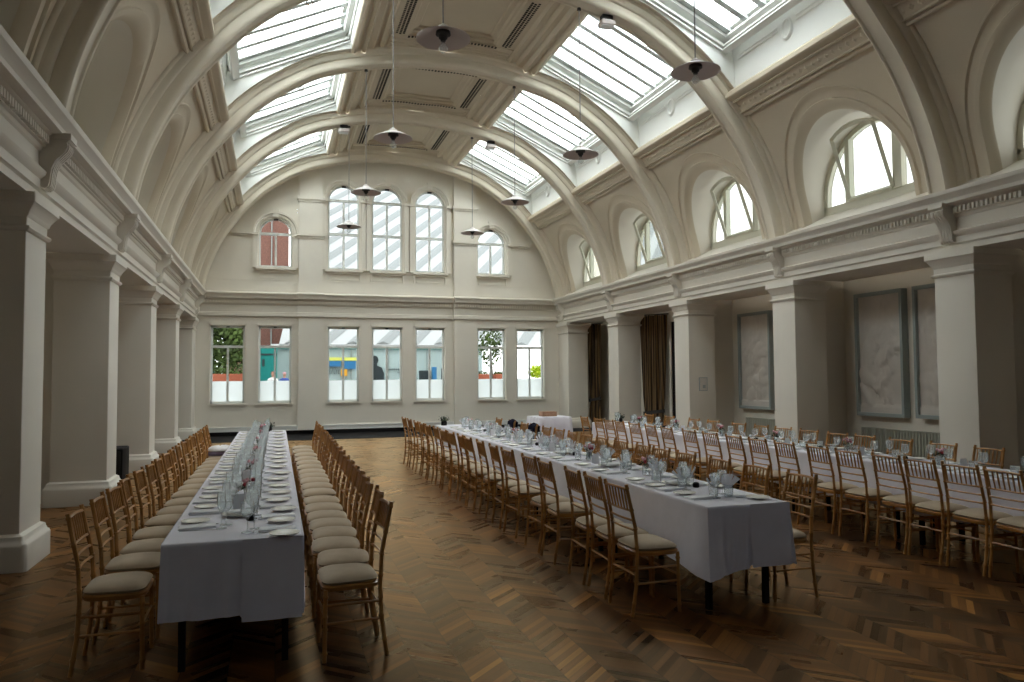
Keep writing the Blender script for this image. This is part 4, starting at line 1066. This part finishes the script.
# serving table by the last right-hand column
t = empty('serving_table', (5.69, 15.35, 0)); tag(t, 'covered serving table standing before the end wall, brown box on it', 'table')
MB().rbox(-.37, .37, -.35, .35, TZ-.035, TZ-.004, .004).build('tabletop', 'dark', t)
for a in (-.31, .31):
    for b in (-.29, .29): MB().box(a-.016, a+.016, b-.016, b+.016, 0, TZ-.03).build('leg', 'black', t)
m = MB(); rings = []
for li, (z, e) in enumerate(((TZ+.004, -.03), (TZ+.003, 0), (TZ-.02, .012), (.5, .03), (.3, .045), (.05, .06))):
    ring = []; n = 96
    for i in range(n):
        q = i/n*4; s_ = int(q); f = q-s_; pts = [(-.37, -.35), (.37, -.35), (.37, .35), (-.37, .35), (-.37, -.35)]
        a, b = pts[s_], pts[s_+1]; x, y = a[0]+(b[0]-a[0])*f, a[1]+(b[1]-a[1])*f; nx, ny = ((0, -1), (1, 0), (0, 1), (-1, 0))[s_]
        w = e+(.015*math.sin(i*.9)*max(0, li-1)/3); ring.append((5.69+x+nx*w, 15.35+y+ny*w, z))
    rings.append(ring)
m.rings(rings, cap=True); tag(m.build('tablecloth', 'cloth', angle=60), 'white cloth hanging to the floor over the serving table', 'tablecloth')
t = empty('wooden_box', (5.66, 15.35, TZ+.005)); tag(t, 'low brown wooden box on the serving table', 'box')
b = MB()
for a0, a1, b0, b1 in ((-.16, .16, -.13, -.115), (-.16, .16, .115, .13), (-.16, -.145, -.115, .115), (.145, .16, -.115, .115)): b.box(a0, a1, b0, b1, 0, .09)
b.box(-.16, .16, -.13, .13, 0, .012); b.build('crate', 'box', t); MB().box(-.165, .165, -.135, .135, .09, .10).build('lid', 'box', t)

# ------------------------------------------------------------------ outside, seen through the end wall windows
M['teal'] = mat('teal_hoarding', (.0, .22, .20), .6); M['paleglass'] = mat('pale_storefront', (.42, .52, .52), .5, noise=.1, nscale=.6)
M['brick'] = mat('red_brick', (.17, .075, .055), .85, noise=.3, nscale=14); M['bark'] = mat('bark', (.10, .07, .05), .9)
M['foliage'] = mat('tree_leaves', (.06, .095, .016), .8, noise=.5, nscale=2); M['foliage2'] = mat('bright_shrub_leaves', (.50, .62, .02), .8)
M['planter'] = mat('orange_brown_planter', (.38, .10, .05), .7); M['paving'] = mat('courtyard_paving', (.30, .30, .29), .9, noise=.1)
M['blue'] = mat('sign_blue', (.03, .19, .42), .5); M['yellow'] = mat('sign_yellow', (.80, .80, .16), .5); M['ink'] = mat('sign_black', (.02, .03, .035), .6); M['amber'] = mat('amber_plastic', (.85, .40, .02), .5)
M['skin'] = mat('skin', (.55, .30, .22), .6); M['whitecloth'] = mat('white_shirt', (.85, .85, .85), .9); M['bluecloth'] = mat('blue_shirt', (.05, .10, .38), .9); M['redhat'] = mat('red_brown_cap', (.30, .07, .04), .8); M['pinkhat'] = mat('pink_cap', (.65, .35, .42), .8)
M['roofwhite'] = mat('white_roof_sheet', (.40, .41, .41), .5); M['rooffold'] = mat('grey_roof_fold', (.25, .26, .26), .6)
st(MB().quad((-14, YW+.35, -.01), (22, YW+.35, -.01), (22, 60, -.01), (-14, 60, -.01)).build('ground_outside', 'paving', smooth=False), 'grey paving of the courtyard beyond the end wall')
t = empty('market_building', (0, 30, 0)); tag(t, 'pale glazed market building with a white pitched roof beyond the end windows', 'building')
MB().box(-.02, 8.2, 0, .3, 0, 2.72).build('storefront', 'paleglass', t)
MB().box(-.1, 8.4, -.12, .32, 2.68, 2.84).build('eaves_board', 'teal', t)
MB().box(-.1, 8.4, -.14, -.12, 2.74, 2.86).build('gutter', 'card', t)
for x in (.62, 1.1, 2.9, 4.35, 5.9, 7.2): MB().box(x-.025, x+.025, -.03, 0, 0, 2.7).build('glazing_post', 'greyframe', t)
SL = (9.6-2.86)/10.7
def rp(x, T): return (x, -.2+10.7*T, 2.86+6.74*T)
def rl(T): return .20+1.5*T
ro = MB(); ro.rings([[rp(rl(0), 0), rp(24, 0)], [rp(rl(1.7), 1.7), rp(24, 1.7)]], cap=False, closed=False).build('roof', 'roofwhite', t, smooth=False)
rb = MB()
for i in range(34):        # oblique folds of the white roof
    x0 = -12+i*1.15; T0, T1 = 0, 1.7
    if x0 < rl(0): T0 = (rl(0)-x0)/(8-1.5)
    if T0 > 1.65: continue
    if x0+8*T1 > 24: T1 = (24-x0)/8
    if T1 <= T0: continue
    a, b = rp(x0+8*T0, T0), rp(x0+8*T1, T1)
    w = .26
    rb.rings([[(a[0]-w, a[1], a[2]+.02), (a[0]+w, a[1], a[2]+.02), (a[0], a[1], a[2]+.12)], [(b[0]-w, b[1], b[2]+.02), (b[0]+w, b[1], b[2]+.02), (b[0], b[1], b[2]+.12)]])
rb.build('roof_folds', 'rooffold', t, smooth=False)
sg = empty('market_sign', (2.06, 29.93, 1.55)); tag(sg, 'blue and yellow sign with dark lettering on the pale storefront', 'sign')
MB().box(-.1, 1.12, -.03, 0, .68, .80).build('yellow_band', 'yellow', sg)
MB().box(-.1, .43, -.03, 0, .45, .66).build('blue_panel', 'blue', sg); MB().box(.53, 1.0, -.03, 0, .35, .66).build('blue_panel', 'blue', sg)
MB().box(.44, .68, -.035, 0, .08, .34).build('orange_poster', 'amber', sg); MB().box(.42, .62, -.034, 0, -.05, .1).build('grey_poster', 'greyframe', sg)
lt = MB()
for r_, (zz, hh, n_) in enumerate(((.33, .10, 8), (.16, .14, 6))):
    for i in range(n_):
        x = -.08+i*(.50/n_); w = .5/n_*.55
        lt.box(x, x+w*.35, -.01, 0, zz, zz+hh)
        if i % 2: lt.box(x, x+w, -.01, 0, zz, zz+hh*.25)
        if i % 3: lt.box(x, x+w, -.01, 0, zz+hh*.75, zz+hh)
lt.build('dark_lettering', 'ink', sg)
s2 = empty('window_lettering', (4.35, 29.95, 1.55)); tag(s2, 'dark lettering on the storefront seen through the fourth ground-floor window', 'sign'); lt = MB()
for i in range(7): x = i*.075; lt.box(x, x+.05, -.01, 0, .31, .34).box(x, x+.018, -.01, 0, .28, .37)
lt.box(.36, .39, -.01, 0, .18, .24).box(.42, .46, -.01, 0, .18, .24); lt.build('letters', 'ink', s2)
def person(name, x, y, z, s, shirt, hat, lab, hatm=None, skin='skin', face=PI):
    t = empty(name, (x, y, z), face); tag(t, lab, 'person')
    # one continuous seated bust: hips, waist, chest, shoulders, neck, head, with both arms resting
    m = MB(); pr = [(.17, .11, -.45), (.18, .12, -.3), (.155, .10, -.1), (.18, .11, .08), (.205, .105, .2), (.19, .09, .26), (.10, .07, .30), (.055, .055, .33), (.052, .055, .37), (.07, .082, .42), (.078, .095, .48), (.07, .088, .54), (.04, .05, .585), (.005, .006, .60)]
    m.rings([[(a*math.cos(2*PI*j/16), b*math.sin(2*PI*j/16)+(.012 if zz > .35 else 0), zz) for j in range(16)] for a, b, zz in pr])
    for s_ in (-1, 1): m.tube([(s_*.18, 0, .22), (s_*.225, .02, .1), (s_*.235, .05, -.06), (s_*.2, .16, -.14), (s_*.12, .26, -.12)], [.05, .048, .04, .036, .024], 8)
    m.ball((0, .115, .46), .016, 6)
    b = m.build('body', skin, t, angle=80)
    c = MB(); c.rings([[((a+.012)*math.cos(2*PI*j/16), (b_+.012)*math.sin(2*PI*j/16), zz) for j in range(16)] for a, b_, zz in pr[:7]], cap=False)
    for s_ in (-1, 1): c.tube([(s_*.17, 0, .225), (s_*.225, .02, .1), (s_*.236, .05, -.05)], [.06, .058, .05], 8)
    c.build('shirt', shirt, t, angle=80)
    if hatm: MB().lathe([(.11, .505), (.115, .512), (.085, .52), (.085, .56), (.06, .60), (0, .615)], n=16).build('cap', hatm, t)
    t.scale = (s, s, s); return t
person('person', -.02, 28.35, 1.38, .70, 'whitecloth', 0, 'person in a white shirt and red-brown cap sitting outside, left of two', 'redhat')
person('person', .38, 28.35, 1.36, .70, 'bluecloth', 0, 'person in a blue shirt and pink cap sitting outside, right of two', 'pinkhat')
sil = [(-.36, 1.3), (-.37, 1.75), (-.30, 1.95), (-.10, 2.03), (-.09, 2.10)] + [(.0+.145*math.cos(a), 2.25+.17*math.sin(a)) for a in [PI*1.22-(PI*1.44)*i/14 for i in range(15)]] + [(.09, 2.10), (.10, 2.03), (.28, 1.95), (.37, 1.72), (.36, 1.3)]
MB().rings([[(x, -.03, z) for x, z in sil], [(x, 0, z) for x, z in sil]]).build('silhouette_graphic', 'ink', smooth=False, loc=(3.80, 29.97, 0)); tag(C.objects[-1], 'dark head and shoulders silhouette graphic on the pale storefront', 'graphic')
st(MB().box(-1.0, 1.4, 27.9, 28.75, 0, 1.03).build('terrace_outside', 'paving'), 'raised paved terrace outside')
def tree(x, y, h, r, m1, lab, n=900, name='tree', seed=1, zc=None, leaf=.11, squash=1.):
    t = empty(name, (x, y, 0)); tag(t, lab, name.split('_')[0]); rr = random.Random(seed); random.seed(seed)
    MB().tube([(0, 0, 0), (.05, 0, h*.4), (0, .05, h*.75)], [.1, .075, .03], 8).build('trunk', 'bark', t)
    f = MB(); zc = zc or h*.72
    for i in range(n):
        v = Vector((rr.gauss(0, 1), rr.gauss(0, 1), rr.gauss(0, 1))).normalized()*(rr.random()**.4)*r; f.leaf((v.x, v.y, zc+v.z*squash), leaf)
    f.build('crown', m1, t, smooth=False)
tree(-1.70, 29.0, 4.6, 1.05, 'foliage', 'leafy green tree behind the planter, seen through the leftmost window', 2200, seed=2, zc=3.1, squash=1.3)
tree(8.05, 28.2, 3.6, .5, 'foliage', 'slender green tree seen through the sixth ground-floor window', 520, seed=3, zc=2.75, squash=1.7, leaf=.07)
def planter(x0, x1, y, z0, z1, lab, fm, seed, hh=.25, n=300):
    t = empty('planter', ((x0+x1)/2, y, 0)); tag(t, lab, 'planter'); hw = (x1-x0)/2
    MB().rbox(-hw, hw, -.2, .2, z0, z1, .015).build('trough', 'planter', t); MB().box(-hw+.05, hw-.05, -.12, .12, 0, z0).build('stand', 'darkmetal', t)
    f = MB(); rr = random.Random(seed); random.seed(seed)
    for i in range(n): f.leaf((rr.uniform(-hw, hw), rr.uniform(-.18, .18), z1+abs(rr.gauss(0, hh*.5))), .05)
    f.build('plants', fm, t, smooth=False)
planter(-2.1, -.85, 26.4, 1.2, 1.72, 'orange-brown planter with yellow-green plants, seen through the leftmost window', 'foliage', 5)
planter(7.15, 7.65, 27, 1.3, 1.66, 'orange-brown planter at the foot of the slender tree, left of two', 'foliage', 6, .1, 60)
planter(7.85, 8.25, 27, 1.3, 1.66, 'orange-brown planter at the foot of the slender tree, right of two', 'foliage', 7, .1, 60)
tree(9.75, 27.5, 1.9, .42, 'foliage2', 'bright yellow-green shrub seen through the rightmost window', 500, name='shrub', seed=8, zc=1.75, leaf=.06, squash=.6)
t = empty('brick_building', (-.15, 35, 0)); tag(t, 'tall red brick building behind the hoarding, beyond the end wall', 'building')
MB().box(-1.9, .77, 0, 2, 0, 12).build('wall', 'brick', t); MB().box(.02, .06, -.06, 0, 0, 12).build('downpipe', 'greyframe', t)
t = empty('hoarding', (-.17, 28.8, 0)); tag(t, 'teal boarded hoarding seen through the second ground-floor window', 'hoarding')
MB().box(-.42, .30, 0, .06, 0, 2.72).build('board', 'teal', t); MB().box(-.42, .30, -.02, 0, 2.40, 2.46).build('rail', 'ink', t); MB().box(-.22, -.14, -.02, 0, 2.0, 2.25).build('notice', 'ink', t)
t = empty('shed', (-3.2, 31, 0)); tag(t, 'dark teal shed with a white door frame behind the leftmost window', 'shed')
MB().box(-1.0, .95, 0, 1.5, 0, 3.1).build('walls', 'teal', t); MB().box(.12, .2, -.03, 0, 0, 2.45).box(.55, .62, -.03, 0, 0, 2.45).box(.12, .62, -.03, 0, 2.38, 2.47).build('door_frame', 'card', t); MB().box(.2, .55, -.015, 0, 0, 2.38).build('door', 'ink', t)
def bin_(x, y, w, z0, z1, m1, lab):
    t = empty('storage_crate', (x, y, 0)); tag(t, lab, 'crate'); MB().rbox(-w/2, w/2, -.15, .15, z0, z1, .01).build('body', m1, t); MB().box(-w/2+.03, w/2-.03, -.1, .1, 0, z0).build('stand', 'darkmetal', t)
bin_(5.55, 28.6, .42, 1.35, 1.82, 'ink', 'dark green crate outside the fifth ground-floor window, left of three')
bin_(5.86, 28.4, .14, 1.35, 1.95, 'blue', 'blue container outside the fifth ground-floor window, between two dark crates')
bin_(6.38, 28.6, .34, 1.35, 1.90, 'ink', 'dark blue crate outside the fifth ground-floor window, right of three')

# ------------------------------------------------------------------ light: an overcast sky through the glass
S = bpy.context.scene
w = bpy.data.worlds.new('overcast'); S.world = w; w.use_nodes = True; nt = w.node_tree
bg = nt.nodes['Background']; tc = N(nt, 'ShaderNodeTexCoord'); n = N(nt, 'ShaderNodeTexNoise'); n.inputs['Scale'].default_value = 3.5; n.inputs['Detail'].default_value = 5
nt.links.new(tc.outputs['Generated'], n.inputs['Vector'])
cr = N(nt, 'ShaderNodeValToRGB'); cr.color_ramp.elements[0].position = .38; cr.color_ramp.elements[0].color = (.72, .80, .84, 1); cr.color_ramp.elements[1].position = .62; cr.color_ramp.elements[1].color = (1, .985, .95, 1)
nt.links.new(n.outputs['Fac'], cr.inputs[0]); nt.links.new(cr.outputs[0], bg.inputs['Color']); bg.inputs['Strength'].default_value = 14.0
def portal(name, c, xd, yd, sx_, sy_):
    l = bpy.data.lights.new(name, 'AREA'); l.shape = 'RECTANGLE'; l.size = sx_; l.size_y = sy_; l.cycles.is_portal = True
    o = bpy.data.objects.new(name, l); C.objects.link(o); x = Vector(xd).normalized(); y = Vector(yd).normalized(); z = x.cross(y)
    o.matrix_world = Matrix((( x.x, y.x, z.x, c[0]), (x.y, y.y, z.y, c[1]), (x.z, y.z, z.z, c[2]), (0, 0, 0, 1))); return o
for k in (-3, 0, 1, 2, 3):
    for side in (-1, 1):
        c = ((G_LO[0]+G_HI[0])/2, (G_LO[1]+G_HI[1])/2+.06); d = Vector((side*(G_HI[0]-G_LO[0]), 0, G_HI[1]-G_LO[1]))
        xd, yd = (d, Vector((0, 1, 0)))
        z = xd.cross(yd)      # area lights shine along -Z, so Z must point up
        if z.z < 0: yd = -yd
        portal('skylight_portal', (sx(side, c[0]), (YC(k)+YC(k+1))/2, c[1]), xd, yd, d.length+.05, PITCH-.7)
for k in range(-1, 4): portal('clerestory_portal', (sx(1, 5.76), (YC(k)+YC(k+1))/2, 4.95), (0, 1, 0), (0, 0, 1), 2.2, 1.4)
portal('end_window_portal', (3.2, YW+TH+.02, 2.0), (-1, 0, 0), (0, 0, 1), 9.8, 2.3)
portal('end_window_portal', (3.2, YW+TH+.02, 5.9), (-1, 0, 0), (0, 0, 1), 7.8, 2.6)

# ------------------------------------------------------------------ camera
yaw, pit, rol = .3067, .0458, -.0072
c, s = math.cos(yaw), math.sin(yaw)
Rv = Vector((c, -s, 0)); F0 = Vector((s, c, 0)); U0 = Vector((0, 0, 1))
Fv = F0*math.cos(pit)+U0*math.sin(pit); Uv = -F0*math.sin(pit)+U0*math.cos(pit)
R2 = Rv*math.cos(rol)+Uv*math.sin(rol); U2 = -Rv*math.sin(rol)+Uv*math.cos(rol)
cam = bpy.data.cameras.new('camera'); co = bpy.data.objects.new('camera', cam); C.objects.link(co); S.camera = co
cam.sensor_width = 36; cam.lens = 753.52/1024*36; cam.clip_start = .05; cam.clip_end = 200
co.matrix_world = Matrix(((R2.x, U2.x, -Fv.x, 0), (R2.y, U2.y, -Fv.y, 0), (R2.z, U2.z, -Fv.z, 1.6), (0, 0, 0, 1)))
S.view_settings.view_transform = 'Standard'; S.view_settings.look = 'None'; S.view_settings.gamma = 1; S.view_settings.use_curve_mapping = False
S.view_settings.exposure = -0.08
S.cycles.max_bounces = 10; S.cycles.diffuse_bounces = 7; S.cycles.glossy_bounces = 4; S.cycles.transmission_bounces = 6; S.cycles.transparent_max_bounces = 16
S.cycles.caustics_reflective = False; S.cycles.caustics_refractive = False; S.cycles.sample_clamp_indirect = 6
